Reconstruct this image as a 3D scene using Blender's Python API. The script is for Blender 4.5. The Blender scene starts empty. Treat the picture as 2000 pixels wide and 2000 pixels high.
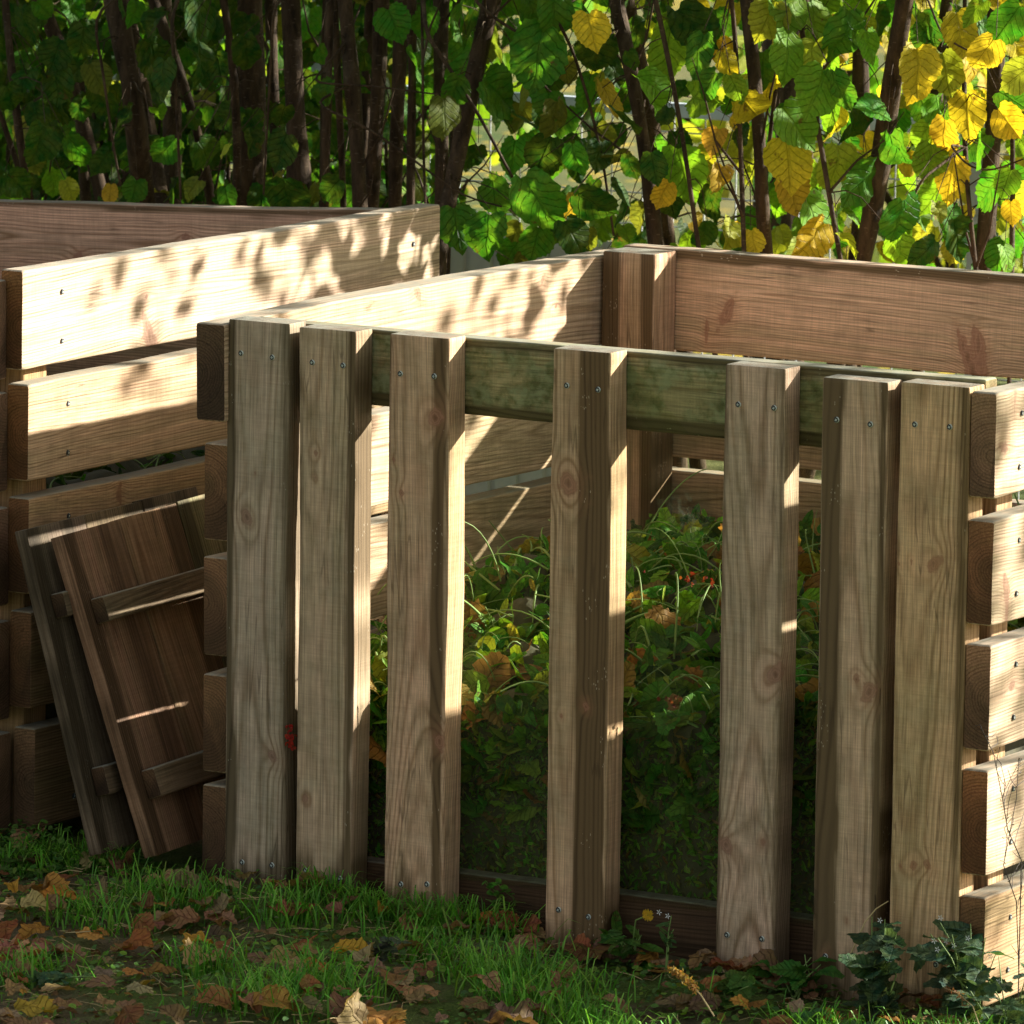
import bpy, math, random
import numpy as np
from mathutils import Vector, Matrix
random.seed(7); rng = np.random.default_rng(11)
R_ = math.radians
V = lambda *a: np.array(a, float)

# ------------------------------------------------------------------ camera
FPX, YAW, PITCH, ROLL, TOP = 13500., 0.531, 0.149, 0.0125, 1.13
fw = V(-math.sin(YAW)*math.cos(PITCH), math.cos(YAW)*math.cos(PITCH), -math.sin(PITCH))
_r = V(math.cos(YAW), math.sin(YAW), 0); _u = np.cross(_r, fw)
rt = math.cos(ROLL)*_r + math.sin(ROLL)*_u; up = np.cross(rt, fw)
def ray(x, y): return fw + rt*(x-1000)/FPX - up*(y-1000)/FPX
CAM = V(0, 0, TOP) - 13.55*ray(447, 625)
def at(ax, val, x, y):                       # point of the plane axis=val seen at a photo pixel
    d = ray(x, y); return CAM + d*(val-CAM[ax])/d[ax]
sc = bpy.context.scene; C = sc.collection
cd = bpy.data.cameras.new('camera'); cam = bpy.data.objects.new('camera', cd); C.objects.link(cam)
M = Matrix(((rt[0], up[0], -fw[0], CAM[0]), (rt[1], up[1], -fw[1], CAM[1]), (rt[2], up[2], -fw[2], CAM[2]), (0, 0, 0, 1)))
cam.matrix_world = M
cd.sensor_width = 36; cd.lens = FPX/2000*36; cd.clip_start = 0.5; cd.clip_end = 400
cd.dof.use_dof = True; cd.dof.focus_distance = 13.6; cd.dof.aperture_fstop = 16
sc.camera = cam

# ------------------------------------------------------------------ sky, sun, exposure
SUN_EL, SUN_AZ = R_(23.5), R_(43)            # azimuth from +Y towards +X
sdir = V(math.sin(SUN_AZ)*math.cos(SUN_EL), math.cos(SUN_AZ)*math.cos(SUN_EL), math.sin(SUN_EL))
w = bpy.data.worlds.new('World'); sc.world = w; w.use_nodes = True
nt = w.node_tree; bg = nt.nodes['Background']
sky = nt.nodes.new('ShaderNodeTexSky'); sky.sky_type = 'NISHITA'; sky.sun_disc = False
sky.sun_elevation = SUN_EL; sky.sun_rotation = SUN_AZ; sky.dust_density = 2.0; sky.air_density = 1.0
hs = nt.nodes.new('ShaderNodeHueSaturation'); hs.inputs['Saturation'].default_value = 0.42
nt.links.new(sky.outputs[0], hs.inputs['Color']); wb = nt.nodes.new('ShaderNodeMix'); wb.data_type = 'RGBA'; wb.blend_type = 'MULTIPLY'; wb.inputs[0].default_value = 1; wb.inputs[7].default_value = (1, .975, .89, 1)
nt.links.new(hs.outputs[0], wb.inputs[6]); nt.links.new(wb.outputs[2], bg.inputs[0]); bg.inputs[1].default_value = 0.056
sl = bpy.data.lights.new('sun', 'SUN'); sl.energy = 5.0; sl.angle = R_(0.8); sl.color = (1, .95, .87)
so = bpy.data.objects.new('sun', sl); C.objects.link(so)
so.rotation_euler = Vector(sdir).to_track_quat('Z', 'Y').to_euler()
sc.view_settings.view_transform = 'Standard'; sc.view_settings.look = 'None'
sc.view_settings.exposure = 1.92; sc.view_settings.gamma = 1
sc.render.engine = 'CYCLES'; sc.cycles.use_denoising = True
sc.cycles.max_bounces = 12; sc.cycles.transparent_max_bounces = 16; sc.cycles.caustics_reflective = False

# ------------------------------------------------------------------ node helpers
class N:
    def __init__(s, name, emis=False):
        s.m = bpy.data.materials.new(name); s.m.use_nodes = True; s.t = s.m.node_tree
        s.t.nodes.clear(); s.out = s.t.nodes.new('ShaderNodeOutputMaterial')
    def n(s, typ, ins=None, **kw):
        nd = s.t.nodes.new(typ)
        for k, v in kw.items(): setattr(nd, k, v)
        for k, v in (ins or {}).items():
            if isinstance(v, bpy.types.NodeSocket): s.t.links.new(v, nd.inputs[k])
            else: nd.inputs[k].default_value = v
        return nd
    def math(s, op, a, b=None, c=None, clamp=False):
        i = {0: a}
        if b is not None: i[1] = b
        if c is not None: i[2] = c
        return s.n('ShaderNodeMath', i, operation=op, use_clamp=clamp).outputs[0]
    def noise(s, vec, scale, detail=3, rough=.55, dist=0.0):
        return s.n('ShaderNodeTexNoise', {'Vector': vec, 'Scale': scale, 'Detail': detail, 'Roughness': rough, 'Distortion': dist}).outputs['Fac']
    def mix(s, f, a, b, mode='MIX'):
        nd = s.n('ShaderNodeMix', data_type='RGBA', blend_type=mode)
        for idx, v in ((0, f), (6, a), (7, b)):
            if isinstance(v, bpy.types.NodeSocket): s.t.links.new(v, nd.inputs[idx])
            elif idx == 0: nd.inputs[0].default_value = v
            else: nd.inputs[idx].default_value = (*v[:3], 1)
        return nd.outputs[2]
    def rng(s, v, a, b, c=0., d=1., smooth=False):
        return s.n('ShaderNodeMapRange', {0: v, 1: a, 2: b, 3: c, 4: d}, interpolation_type='SMOOTHSTEP' if smooth else 'LINEAR').outputs[0]
    def attr(s, name): return s.n('ShaderNodeAttribute', attribute_name=name)
    def bump(s, h, strength, dist): return s.n('ShaderNodeBump', {'Height': h, 'Strength': strength, 'Distance': dist}).outputs[0]
    def bsdf(s, col, rough=.7, normal=None, metal=0., spec=.5):
        b = s.n('ShaderNodeBsdfPrincipled', {'Base Color': col if isinstance(col, bpy.types.NodeSocket) else (*col, 1), 'Roughness': rough, 'Metallic': metal, 'Specular IOR Level': spec})
        if normal is not None: s.t.links.new(normal, b.inputs['Normal'])
        return b.outputs[0]
    def done(s, sh): s.t.links.new(sh, s.out.inputs[0]); return s.m

def wood_material():
    k = N('weathered_softwood')
    wp = k.attr('wood_pos').outputs['Vector']; kw = k.n('ShaderNodeSeparateXYZ', {0: k.attr('wood_mod').outputs['Vector']})
    warp, kd, stain = kw.outputs
    tint = k.attr('wood_tint').outputs['Color']
    xyz = k.n('ShaderNodeSeparateXYZ', {0: wp}); l, a, b = xyz.outputs
    r = k.math('SQRT', k.math('ADD', k.math('MULTIPLY', a, a), k.math('MULTIPLY', b, b)))
    lowv = k.n('ShaderNodeCombineXYZ', {0: k.math('MULTIPLY', l, 2.2), 1: k.math('MULTIPLY', a, 9.), 2: k.math('MULTIPLY', b, 9.)}).outputs[0]
    low = k.noise(lowv, 1.0, 2, .5)
    r2 = k.math('ADD', k.math('ADD', r, warp), k.math('MULTIPLY', k.math('SUBTRACT', low, .5), .016))
    # growth rings, spacing itself varies with radius
    rv = k.n('ShaderNodeCombineXYZ', {0: k.math('MULTIPLY', r2, 60.), 1: k.math('MULTIPLY', l, .15), 2: 0.}).outputs[0]
    rn = k.noise(rv, 1.0, 1, .5)
    ph = k.math('ADD', k.math('MULTIPLY', r2, 2*math.pi/.0062), k.math('MULTIPLY', rn, 5.))
    sw = k.math('MULTIPLY_ADD', k.math('SINE', ph), .5, .5)
    ring = k.math('POWER', sw, 2.2)
    ampv = k.noise(rv, 2.3, 2, .6)
    ring = k.math('MULTIPLY', ring, k.rng(ampv, .3, .7, .25, 1.0))
    # fibres along the length, saw marks across it
    fv = k.n('ShaderNodeCombineXYZ', {0: k.math('MULTIPLY', l, 5.), 1: k.math('MULTIPLY', a, 330.), 2: k.math('MULTIPLY', b, 330.)}).outputs[0]
    fib = k.noise(fv, 1.0, 4, .65)
    sv = k.n('ShaderNodeCombineXYZ', {0: k.math('MULTIPLY', l, 330.), 1: k.math('MULTIPLY', a, 10.), 2: k.math('MULTIPLY', b, 10.)}).outputs[0]
    saw = k.noise(sv, 1.0, 2, .6)
    cv = k.n('ShaderNodeCombineXYZ', {0: k.math('MULTIPLY', l, 1.6), 1: k.math('MULTIPLY', a, 34.), 2: k.math('MULTIPLY', b, 34.)}).outputs[0]
    crk = k.math('MULTIPLY', k.rng(k.math('ABSOLUTE', k.math('SUBTRACT', k.noise(cv, 1.0, 2, .5), .5)), .014, .004), k.rng(k.noise(wp, 5., 2), .52, .6))
    # broad tone along radius: heart / sap wood
    tv = k.n('ShaderNodeCombineXYZ', {0: k.math('MULTIPLY', r2, 26.), 1: k.math('MULTIPLY', l, .8), 2: k.math('MULTIPLY', a, 5.)}).outputs[0]
    tone = k.noise(tv, 1.0, 3, .55)
    early = k.mix(k.rng(tone, .38, .62, smooth=True), (.53, .405, .30), (.42, .345, .24))
    late = k.mix(k.rng(tone, .35, .65), (.22, .135, .075), (.17, .125, .062))
    col = k.mix(k.math('MULTIPLY', ring, .85), early, late)
    col = k.mix(1.0, col, k.n('ShaderNodeCombineColor', {0: k.rng(fib, .32, .68, .62, 1.30), 1: k.rng(fib, .32, .68, .62, 1.30), 2: k.rng(fib, .32, .68, .60, 1.29)}).outputs[0], 'MULTIPLY')
    sm = k.rng(saw, .3, .7, .90, 1.08)
    col = k.mix(1.0, col, k.n('ShaderNodeCombineColor', {0: sm, 1: sm, 2: sm}).outputs[0], 'MULTIPLY')
    # blotchy weathering
    wn = k.noise(wp, 9., 5, .62)
    col = k.mix(k.rng(wn, .5, .78, 0, .55), col, (.17, .14, .095))
    al = k.math('MULTIPLY', k.attr('wood_alg').outputs['Fac'], k.rng(k.noise(wp, 13., 5, .7), .42, .58))
    col = k.mix(k.math('MULTIPLY', al, .8), col, k.mix(k.rng(k.noise(wp, 40., 3), .4, .6), (.11, .13, .06), (.30, .33, .24)))
    # stain (dark weathered sapwood band) with crisp vertical fibres, white speckle of lichen
    st = k.math('MULTIPLY', stain, k.rng(fib, .25, .7, 1.75, 1.1), clamp=True)
    col = k.mix(st, col, k.mix(ring, (.125, .095, .052), (.06, .043, .022)))
    spn = k.n('ShaderNodeTexVoronoi', {'Vector': k.n('ShaderNodeCombineXYZ', {0: k.math('MULTIPLY', l, 90.), 1: k.math('MULTIPLY', a, 240.), 2: k.math('MULTIPLY', b, 240.)}).outputs[0], 'Scale': 1.}).outputs['Distance']
    spk = k.math('MULTIPLY', k.math('LESS_THAN', spn, .22), k.math('GREATER_THAN', k.noise(wp, 22., 2), .62))
    col = k.mix(k.math('MULTIPLY', k.math('MULTIPLY', spk, stain), .55), col, (.5, .5, .42))
    col = k.mix(k.math('MULTIPLY', crk, .45), col, (.05, .035, .02))
    # knots
    kd = k.math('MULTIPLY', kd, k.rng(k.noise(wp, 42., 3, .6), .3, .7, .72, 1.35))
    km = k.rng(kd, 1.12, .72, smooth=True)
    kr = k.math('MULTIPLY_ADD', k.math('SINE', k.math('MULTIPLY', kd, 24.)), .5, .5)
    kc = k.mix(k.math('MULTIPLY', kr, .8), (.27, .165, .12), (.16, .09, .065))
    kc = k.mix(k.rng(kd, .42, .16), kc, (.07, .035, .022))
    kc = k.mix(k.math('MULTIPLY', k.rng(kd, .72, .95), k.rng(k.noise(wp, 30., 2), .45, .6)), kc, (.09, .045, .03))
    col = k.mix(k.math('MULTIPLY', km, .75), col, kc)
    halo = k.rng(kd, 3.2, .9, smooth=True)
    col = k.mix(k.math('MULTIPLY', halo, .24), col, (.30, .165, .10))
    col = k.mix(1.0, col, tint, 'MULTIPLY')
    # algae / grey on faces that look at the sky
    g = k.n('ShaderNodeNewGeometry'); nz = k.n('ShaderNodeSeparateXYZ', {0: g.outputs['Normal']}).outputs[2]
    alg = k.math('MULTIPLY', k.rng(nz, .5, .9), k.rng(k.noise(wp, 28., 5, .7), .36, .62, .35, .85))
    col = k.mix(alg, col, (.25, .25, .2))
    h = k.math('ADD', k.math('MULTIPLY', ring, -.35), k.math('ADD', k.math('MULTIPLY', fib, .9), k.math('MULTIPLY', saw, .35)))
    return k.done(k.bsdf(col, .78, k.bump(h, .6, .0012), spec=.2))

def leaf_material(name, trans=.45, vein=True, rough=.55, edge=False):
    k = N(name)
    uv = k.n('ShaderNodeUVMap', uv_map='UVMap').outputs[0]
    u, v, _ = k.n('ShaderNodeSeparateXYZ', {0: uv}).outputs
    geo = k.n('ShaderNodeTexCoord').outputs['Object']
    c = k.attr('leaf_col').outputs['Color']
    n1 = k.noise(geo, 38., 4, .6); n2 = k.noise(geo, 140., 3, .6)
    av = k.math('ABSOLUTE', v)
    fr = k.math('FRACT', k.math('ADD', k.math('MULTIPLY', k.math('SUBTRACT', u, k.math('MULTIPLY', av, .75)), 6.), k.math('MULTIPLY', k.noise(geo, 30., 2), 1.3)))
    d = k.math('ABSOLUTE', k.math('SUBTRACT', fr, .5))
    ve = k.math('MAXIMUM', k.rng(d, .09, .0), k.rng(av, .03, .012))
    hsv = k.mix(k.rng(n1, .35, .7, 0., .45), c, k.mix(.5, c, (.28, .26, .03)))
    m = k.rng(n2, .3, .7, .78, 1.18)
    hsv = k.mix(1., hsv, k.n('ShaderNodeCombineColor', {0: m, 1: m, 2: m}).outputs[0], 'MULTIPLY')
    col = k.mix(k.math('MULTIPLY', ve, .26), hsv, k.mix(.5, hsv, (.02, .03, .008) if not edge else (.05, .02, .008)))
    # brown spots
    sp = k.noise(geo, 24., 3, .7); col = k.mix(k.rng(sp, .66, .72, 0, .8), col, (.11, .055, .02))
    bh = k.math('ADD', k.math('MULTIPLY', ve, -1.), k.math('MULTIPLY', n1, .8))
    b = k.bump(bh, .9, .004)
    s1 = k.bsdf(col, rough, b, spec=.16)
    tr = k.n('ShaderNodeBsdfTranslucent', {'Color': k.mix(1., col, (1.5, 1.35, .55), 'MULTIPLY'), 'Normal': b}).outputs[0]
    return k.done(k.n('ShaderNodeMixShader', {0: trans, 1: s1, 2: tr}).outputs[0])

def bark_material(name, c1, c2):
    k = N(name); o = k.n('ShaderNodeTexCoord').outputs['Object']
    mp = k.n('ShaderNodeMapping', {'Vector': o, 'Scale': (1, 1, .28)}).outputs[0]
    n = k.noise(mp, 45., 6, .7); n2 = k.noise(o, 9., 3, .6)
    mp2 = k.n('ShaderNodeMapping', {'Vector': o, 'Scale': (1, 1, 3.)}).outputs[0]
    ln = k.math('LESS_THAN', k.n('ShaderNodeTexVoronoi', {'Vector': mp2, 'Scale': 40.}).outputs['Distance'], .2)
    col = k.mix(k.rng(n, .35, .65), c1, c2); col = k.mix(k.rng(n2, .6, .8, 0, .4), col, (.13, .115, .075))
    col = k.mix(k.math('MULTIPLY', ln, .35), col, (.16, .12, .08))
    return k.done(k.bsdf(col, .8, k.bump(k.math('ADD', n, k.math('MULTIPLY', ln, .6)), 1., .006), spec=.12))

def simple(name, col, rough=.6, metal=0., nscale=60., var=.3, bump=.2):
    k = N(name); o = k.n('ShaderNodeTexCoord').outputs['Object']; n = k.noise(o, nscale, 4, .6)
    c = k.mix(k.rng(n, .3, .7, 0, var), col, tuple(x*.45 for x in col))
    return k.done(k.bsdf(c, rough, k.bump(n, bump, .002), metal=metal))

def ground_material():
    k = N('soil_and_moss'); o = k.n('ShaderNodeTexCoord').outputs['Object']
    n1 = k.noise(o, 3., 6, .6); n2 = k.noise(o, 45., 5, .7); n3 = k.noise(o, 180., 3, .7)
    soil = k.mix(k.rng(n2, .3, .7), (.07, .05, .03), (.24, .17, .10))
    moss = k.mix(k.rng(n3, .3, .7), (.05, .10, .016), (.15, .23, .04))
    near = k.mix(k.rng(n1, .42, .58, .1, .9), soil, moss)
    # beyond the hedge: meadow strewn with yellow leaves
    y = k.n('ShaderNodeSeparateXYZ', {0: o}).outputs[1]
    vo = k.n('ShaderNodeTexVoronoi', {'Vector': o, 'Scale': 9.})
    leaf = k.math('MULTIPLY', k.math('LESS_THAN', vo.outputs['Distance'], .33), k.rng(k.noise(o, .8, 3), .4, .55))
    far = k.mix(k.rng(k.noise(o, 1.2, 5), .35, .65), (.06, .10, .02), (.16, .15, .05))
    far = k.mix(leaf, far, (.42, .30, .03))
    col = k.mix(k.rng(y, 3.0, 4.2), near, far)
    h = k.math('ADD', n2, k.math('MULTIPLY', n3, .5))
    return k.done(k.bsdf(col, .95, k.bump(h, .9, .02), spec=.2))

def glass_material():
    k = N('dirty_clear_pane'); o = k.n('ShaderNodeTexCoord').outputs['Object']
    tr = k.n('ShaderNodeBsdfTransparent', {'Color': (.93, .95, .9, 1)}).outputs[0]
    gl = k.n('ShaderNodeBsdfGlossy', {'Color': (1, 1, 1, 1), 'Roughness': .02}).outputs[0]
    f = k.n('ShaderNodeLayerWeight', {'Blend': .12}).outputs['Fresnel']; f = k.math('MULTIPLY', f, k.math('SUBTRACT', 1., k.n('ShaderNodeNewGeometry').outputs['Backfacing']))
    a = k.n('ShaderNodeMixShader', {0: k.math('MULTIPLY', f, 1.2, clamp=True), 1: tr, 2: gl}).outputs[0]
    n = k.noise(o, 7., 6, .7); n2 = k.noise(o, 60., 4, .7)
    z = k.n('ShaderNodeSeparateXYZ', {0: o}).outputs[2]
    x = k.n('ShaderNodeSeparateXYZ', {0: o}).outputs[0]
    # dried splat near one side
    c = at(1, .07, 1345, 1005)
    dx = k.math('SUBTRACT', x, float(c[0])); dz = k.math('SUBTRACT', z, float(c[2]))
    dd = k.math('SQRT', k.math('ADD', k.math('MULTIPLY', dx, dx), k.math('MULTIPLY', k.math('MULTIPLY', dz, dz), 1.3)))
    sp = k.math('MULTIPLY', k.rng(k.math('ADD', dd, k.math('MULTIPLY', n, .13)), .13, .055, 0, .55), k.rng(n2, .42, .62))
    film = k.rng(n, .44, .76, .0, .12)
    dirt = k.n('ShaderNodeBsdfDiffuse', {'Color': k.mix(sp, (.16, .18, .09), (.5, .5, .46))}).outputs[0]
    return k.done(k.n('ShaderNodeMixShader', {0: k.math('MAXIMUM', film, sp), 1: a, 2: dirt}).outputs[0])

WOOD = wood_material()
LEAF = leaf_material('hazel_leaf', .5); DRY = leaf_material('dry_leaf', .25, rough=.6, edge=True)
WEED = leaf_material('weed_leaf', .3); FARLEAF = leaf_material('far_leaf', .5)
GRASS = N('grass_blade'); _c = GRASS.attr('leaf_col').outputs['Color']
GRASS = GRASS.done(GRASS.n('ShaderNodeMixShader', {0: .35, 1: GRASS.bsdf(_c, .5, spec=.4), 2: GRASS.n('ShaderNodeBsdfTranslucent', {'Color': _c}).outputs[0]}).outputs[0])
BARK = bark_material('hazel_bark', (.018, .012, .007), (.075, .050, .028))
STEM = simple('twig_brown', (.09, .055, .028)); GSTEM = simple('green_stem', (.17, .27, .06)); STRAW = simple('straw', (.5, .38, .17))
STEEL = simple('zinc_screw', (.62, .70, .64), .4, .25, 300, .4, .1); DARK = simple('screw_recess', (.02, .02, .02), .6)
GALV = simple('galvanised_wire', (.42, .45, .46), .45, .4); TIN = simple('pale_painted_sheet', (.50, .57, .63), .5, .1, 8, .15, .05)
PETAL = simple('white_petal', (.75, .76, .74), .5); YPET = simple('yellow_petal', (.8, .55, .04), .5); SEED = simple('golden_seed', (.42, .26, .08), .7)

# ------------------------------------------------------------------ object helpers
def tag(o, label=None, cat=None, group=None, kind=None):
    if label: o['label'] = label
    if cat: o['category'] = cat
    if group: o['group'] = group
    if kind: o['kind'] = kind
    return o
def empty(name, loc, label, cat, group=None):
    o = bpy.data.objects.new(name, None); C.objects.link(o); o.location = loc; o.empty_display_size = .1
    return tag(o, label, cat, group)
def link(name, me, parent=None, loc=None):
    o = bpy.data.objects.new(name, me); C.objects.link(o)
    if parent is not None:
        o.parent = parent; p = parent; off = V(0, 0, 0)
        while p is not None: off += V(*p.location); p = p.parent
        if loc is None: o.location = -off            # mesh data is in world coordinates
        else: o.location = V(*loc)-off
    elif loc is not None: o.location = loc
    return o
def mesh(name, verts, faces, mat, smooth=False):
    me = bpy.data.meshes.new(name); me.from_pydata([tuple(v) for v in verts], [], faces); me.materials.append(mat)
    if smooth: me.polygons.foreach_set('use_smooth', [True]*len(me.polygons))
    me.update(); return me
def fattr(me, name, typ, arr):
    a = me.attributes.new(name, typ, 'POINT')
    a.data.foreach_set('color' if typ == 'FLOAT_COLOR' else ('vector' if typ == 'FLOAT_VECTOR' else 'value'), np.asarray(arr, 'f').ravel())
def fast_mesh(name, verts, faces_flat, counts, mat, smooth=True):
    me = bpy.data.meshes.new(name); n = len(verts)
    me.vertices.add(n); me.vertices.foreach_set('co', np.asarray(verts, 'f').ravel())
    me.loops.add(len(faces_flat)); me.loops.foreach_set('vertex_index', np.asarray(faces_flat, 'i'))
    me.polygons.add(len(counts)); st = np.concatenate(([0], np.cumsum(counts)[:-1]))
    me.polygons.foreach_set('loop_start', st.astype('i')); me.polygons.foreach_set('use_smooth', [smooth]*len(counts))
    me.materials.append(mat); me.update(calc_edges=True); return me

# smooth 1-D noise
def n1(seed, x, f):
    g = np.random.default_rng(seed).normal(size=512); t = np.asarray(x)*f+100.3; i = np.floor(t).astype(int); u = t-i; u = u*u*(3-2*u)
    return g[i % 512]*(1-u)+g[(i+1) % 512]*u

SEEDC = [100]
def board(name, parent, P0, eL, eA, eB, L, A, B, knots=(), bands=(), tint=(1, 1, 1), endtint=None, pith=None, wav=.0006, bow=.002, step=.012, rad=.004, label=None):
    """sawn board: rounded section swept along eL, centre line starts at P0, wood coordinates stored as attributes"""
    SEEDC[0] += 1; sd = SEEDC[0]; g = np.random.default_rng(sd)
    eL, eA, eB = (V(*e)/np.linalg.norm(e) for e in (eL, eA, eB)); P0 = V(*P0)
    if np.dot(np.cross(eL, eA), eB) < 0: flip = True
    else: flip = False
    per = []
    na, nb = max(2, int(A/.009)), max(2, int(B/.009)); ha, hb = A/2, B/2
    def span(w_, n_): e = w_/2-rad; return [-e, -e+.0018]+[-e+2*e*i/n_ for i in range(1, n_)]+[e-.0018, e]
    SA, SB = span(A, na), span(B, nb)
    for q_ in SA: per.append((q_, -hb))
    per.append((ha-.3*rad, -hb+.3*rad))
    for q_ in SB: per.append((ha, q_))
    per.append((ha-.3*rad, hb-.3*rad))
    for q_ in SA[::-1]: per.append((q_, hb))
    per.append((-ha+.3*rad, hb-.3*rad))
    for q_ in SB[::-1]: per.append((-ha, q_))
    per.append((-ha+.3*rad, -hb+.3*rad))
    per = np.array(per); npz = len(per)
    ls = np.linspace(rad*.6, L-rad*.6, max(3, int(L/step))); ls = np.concatenate(([0], ls, [L]))
    nl = len(ls)
    sca = np.ones(nl); sca[0] = sca[-1] = 1-rad*.6/max(A, B)*2
    l = np.repeat(ls, npz); a = np.tile(per[:, 0], nl); b = np.tile(per[:, 1], nl)
    sgnA = np.sign(a)*(np.abs(a) > ha-rad*1.5); sgnB = np.sign(b)*(np.abs(b) > hb-rad*1.5)
    cut = np.repeat(sca, npz)
    ga = a*cut + sgnA*(wav*1.6*n1(sd*3+1, l, 4)+wav*.35*n1(sd*3+2, l, 45))
    gb = b*cut + sgnB*wav*.5*n1(sd*3+3, l+a, 14)
    ga = ga + bow*np.sin(l/L*math.pi)*g.normal() ; gb = gb + bow*.7*np.sin(l/L*math.pi)*g.normal()
    tw = g.normal()*.012*(l/L-.5); ga, gb = ga*np.cos(tw)-gb*np.sin(tw), ga*np.sin(tw)+gb*np.cos(tw)
    pos = P0+np.outer(l, eL)+np.outer(ga, eA)+np.outer(gb, eB)
    if pith is None: pith = (g.uniform(-.5, .5)*A, g.choice([-1, 1])*g.uniform(.01, .06))
    a1 = a-pith[0]-.010*n1(sd*3+5, l, 1.3)-g.normal()*.012*l; b1 = b-pith[1]-.010*n1(sd*3+6, l, 1.1)-g.normal()*.016*l
    warp = np.zeros_like(l); kd = np.full_like(l, 9.)
    for (kl, ka, kb, kr) in knots:
        kr *= .85
        i0 = np.argmin((l-kl)**2+(a-ka)**2*4+(b-kb*hb)**2*4)
        dl = l-kl+(a-ka)*g.uniform(-.5, .5); ax = V(a1[i0], b1[i0]); rr = np.linalg.norm(ax)+1e-6; ax /= rr
        along = a1*ax[0]+b1*ax[1]; perp = np.abs(a1*-ax[1]+b1*ax[0])
        fr = np.clip(along/rr, .25, 1.3)*kr; fr = np.where(along < 0, .0004, fr)
        d = np.sqrt((dl*.8)**2+perp**2)
        warp += -.75*fr*np.exp(-(d/(1.7*fr+.004))**2); kd = np.minimum(kd, d/(fr+1e-4))
    st = np.zeros_like(l)
    if name == 'front_slat': st = np.clip((.085+.03*n1(sd*9, a, 45)+.02*n1(sd*9+1, a, 160)-l)/.07, 0, .65)
    for (c0, c1, amt) in bands:
        e0 = a-(c0*A+.0035*n1(sd*5, l, 3)+.0012*n1(sd*5+9, l, 16)); e1 = (c1*A+.0035*n1(sd*5+1, l, 3)+.0012*n1(sd*5+8, l, 16))-a
        st = np.maximum(st, min(1., amt*1.35)*np.clip(e0/.005+.5, 0, 1)*np.clip(e1/.005+.5, 0, 1))
    F = []; cn = []
    idx = np.arange(nl*npz).reshape(nl, npz); nx = np.roll(idx, -1, axis=1)
    q = np.stack([idx[:-1], nx[:-1], nx[1:], idx[1:]], -1).reshape(-1, 4)
    if not flip: q = q[:, ::-1]
    # caps use their own vertices so the end grain has its own tint
    nv = len(pos); c0 = pos[:npz]; c1 = pos[-npz:]
    pos = np.vstack([pos, c0, c1]); l2 = np.concatenate([l, l[:npz], l[-npz:]])
    sel = np.concatenate([np.arange(nv), np.arange(npz), np.arange(nv-npz, nv)])
    a1, b1, warp, kd, st = (z[sel] for z in (a1, b1, warp, kd, st))
    capa = list(range(nv, nv+npz)); capb = list(range(nv+npz, nv+2*npz))
    if not flip: capb = capb[::-1]; 
    else: capa = capa[::-1]
    # orientation: quads (reversed) point outward, caps likewise
    flat = np.concatenate([q.ravel(), np.array(capa[::1] if not flip else capa), np.array(capb[::-1] if not flip else capb[::-1])])
    me = fast_mesh(name, pos, flat, np.array([4]*len(q)+[npz, npz]), WOOD, True)
    bpy.context.view_layer.update()
    me.polygons[-1].use_smooth = False; me.polygons[-2].use_smooth = False
    off = g.uniform(0, 50)
    fattr(me, 'wood_alg', 'FLOAT', np.full(len(pos), 1. if name == 'top_rail' else (.25 if name == 'front_slat' else 0.)))
    fattr(me, 'wood_pos', 'FLOAT_VECTOR', np.stack([l2+off, a1, b1], -1)); fattr(me, 'wood_mod', 'FLOAT_VECTOR', np.stack([warp, kd, st], -1))
    tv = np.tile(np.array([*tint, 1.]), (len(pos), 1)); et = endtint if endtint is not None else tuple(t*.62*m for t, m in zip(tint, (1.0, .8, .68)))
    hb_ = np.clip(.5+(a[sel][nv:]+.25*A*n1(sd*7, a[sel][nv:]*3+b[sel][nv:]*9, 8)*.4)/A*1.6, .45, 1.15)[:, None]; tv[nv:, :3] = np.array(et)*hb_; fattr(me, 'wood_tint', 'FLOAT_COLOR', tv)
    import bmesh
    bm = bmesh.new(); bm.from_mesh(me); bmesh.ops.recalc_face_normals(bm, faces=bm.faces[:]); bm.to_mesh(me); bm.free()
    o = link(name, me, parent)
    if label: o['label'] = label
    return o

def tube_arrays(pts, rad, ns=8):
    pts = np.array(pts, float); n = len(pts); rad = np.broadcast_to(np.array(rad, float), (n,))
    t = np.gradient(pts, axis=0); t /= np.linalg.norm(t, axis=1)[:, None]+1e-9
    ref = V(0.13, 1, 0.07); s = np.cross(t, ref); s /= np.linalg.norm(s, axis=1)[:, None]+1e-9; u = np.cross(s, t)
    ang = np.linspace(0, 2*math.pi, ns, endpoint=False)
    v = pts[:, None]+rad[:, None, None]*(np.cos(ang)[None, :, None]*s[:, None]+np.sin(ang)[None, :, None]*u[:, None])
    idx = np.arange(n*ns).reshape(n, ns); nx = np.roll(idx, -1, 1)
    q = np.stack([idx[:-1], nx[:-1], nx[1:], idx[1:]], -1).reshape(-1, 4)
    return v.reshape(-1, 3), q
def tubes_mesh(name, items, mat, ns=8):
    vs = []; fs = []; k = 0
    for pts, rad in items:
        v, q = tube_arrays(pts, rad, ns); vs.append(v); fs.append(q+k); k += len(v)
    v = np.vstack(vs); q = np.vstack(fs)
    return fast_mesh(name, v, q.ravel(), np.full(len(q), 4), mat)

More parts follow.
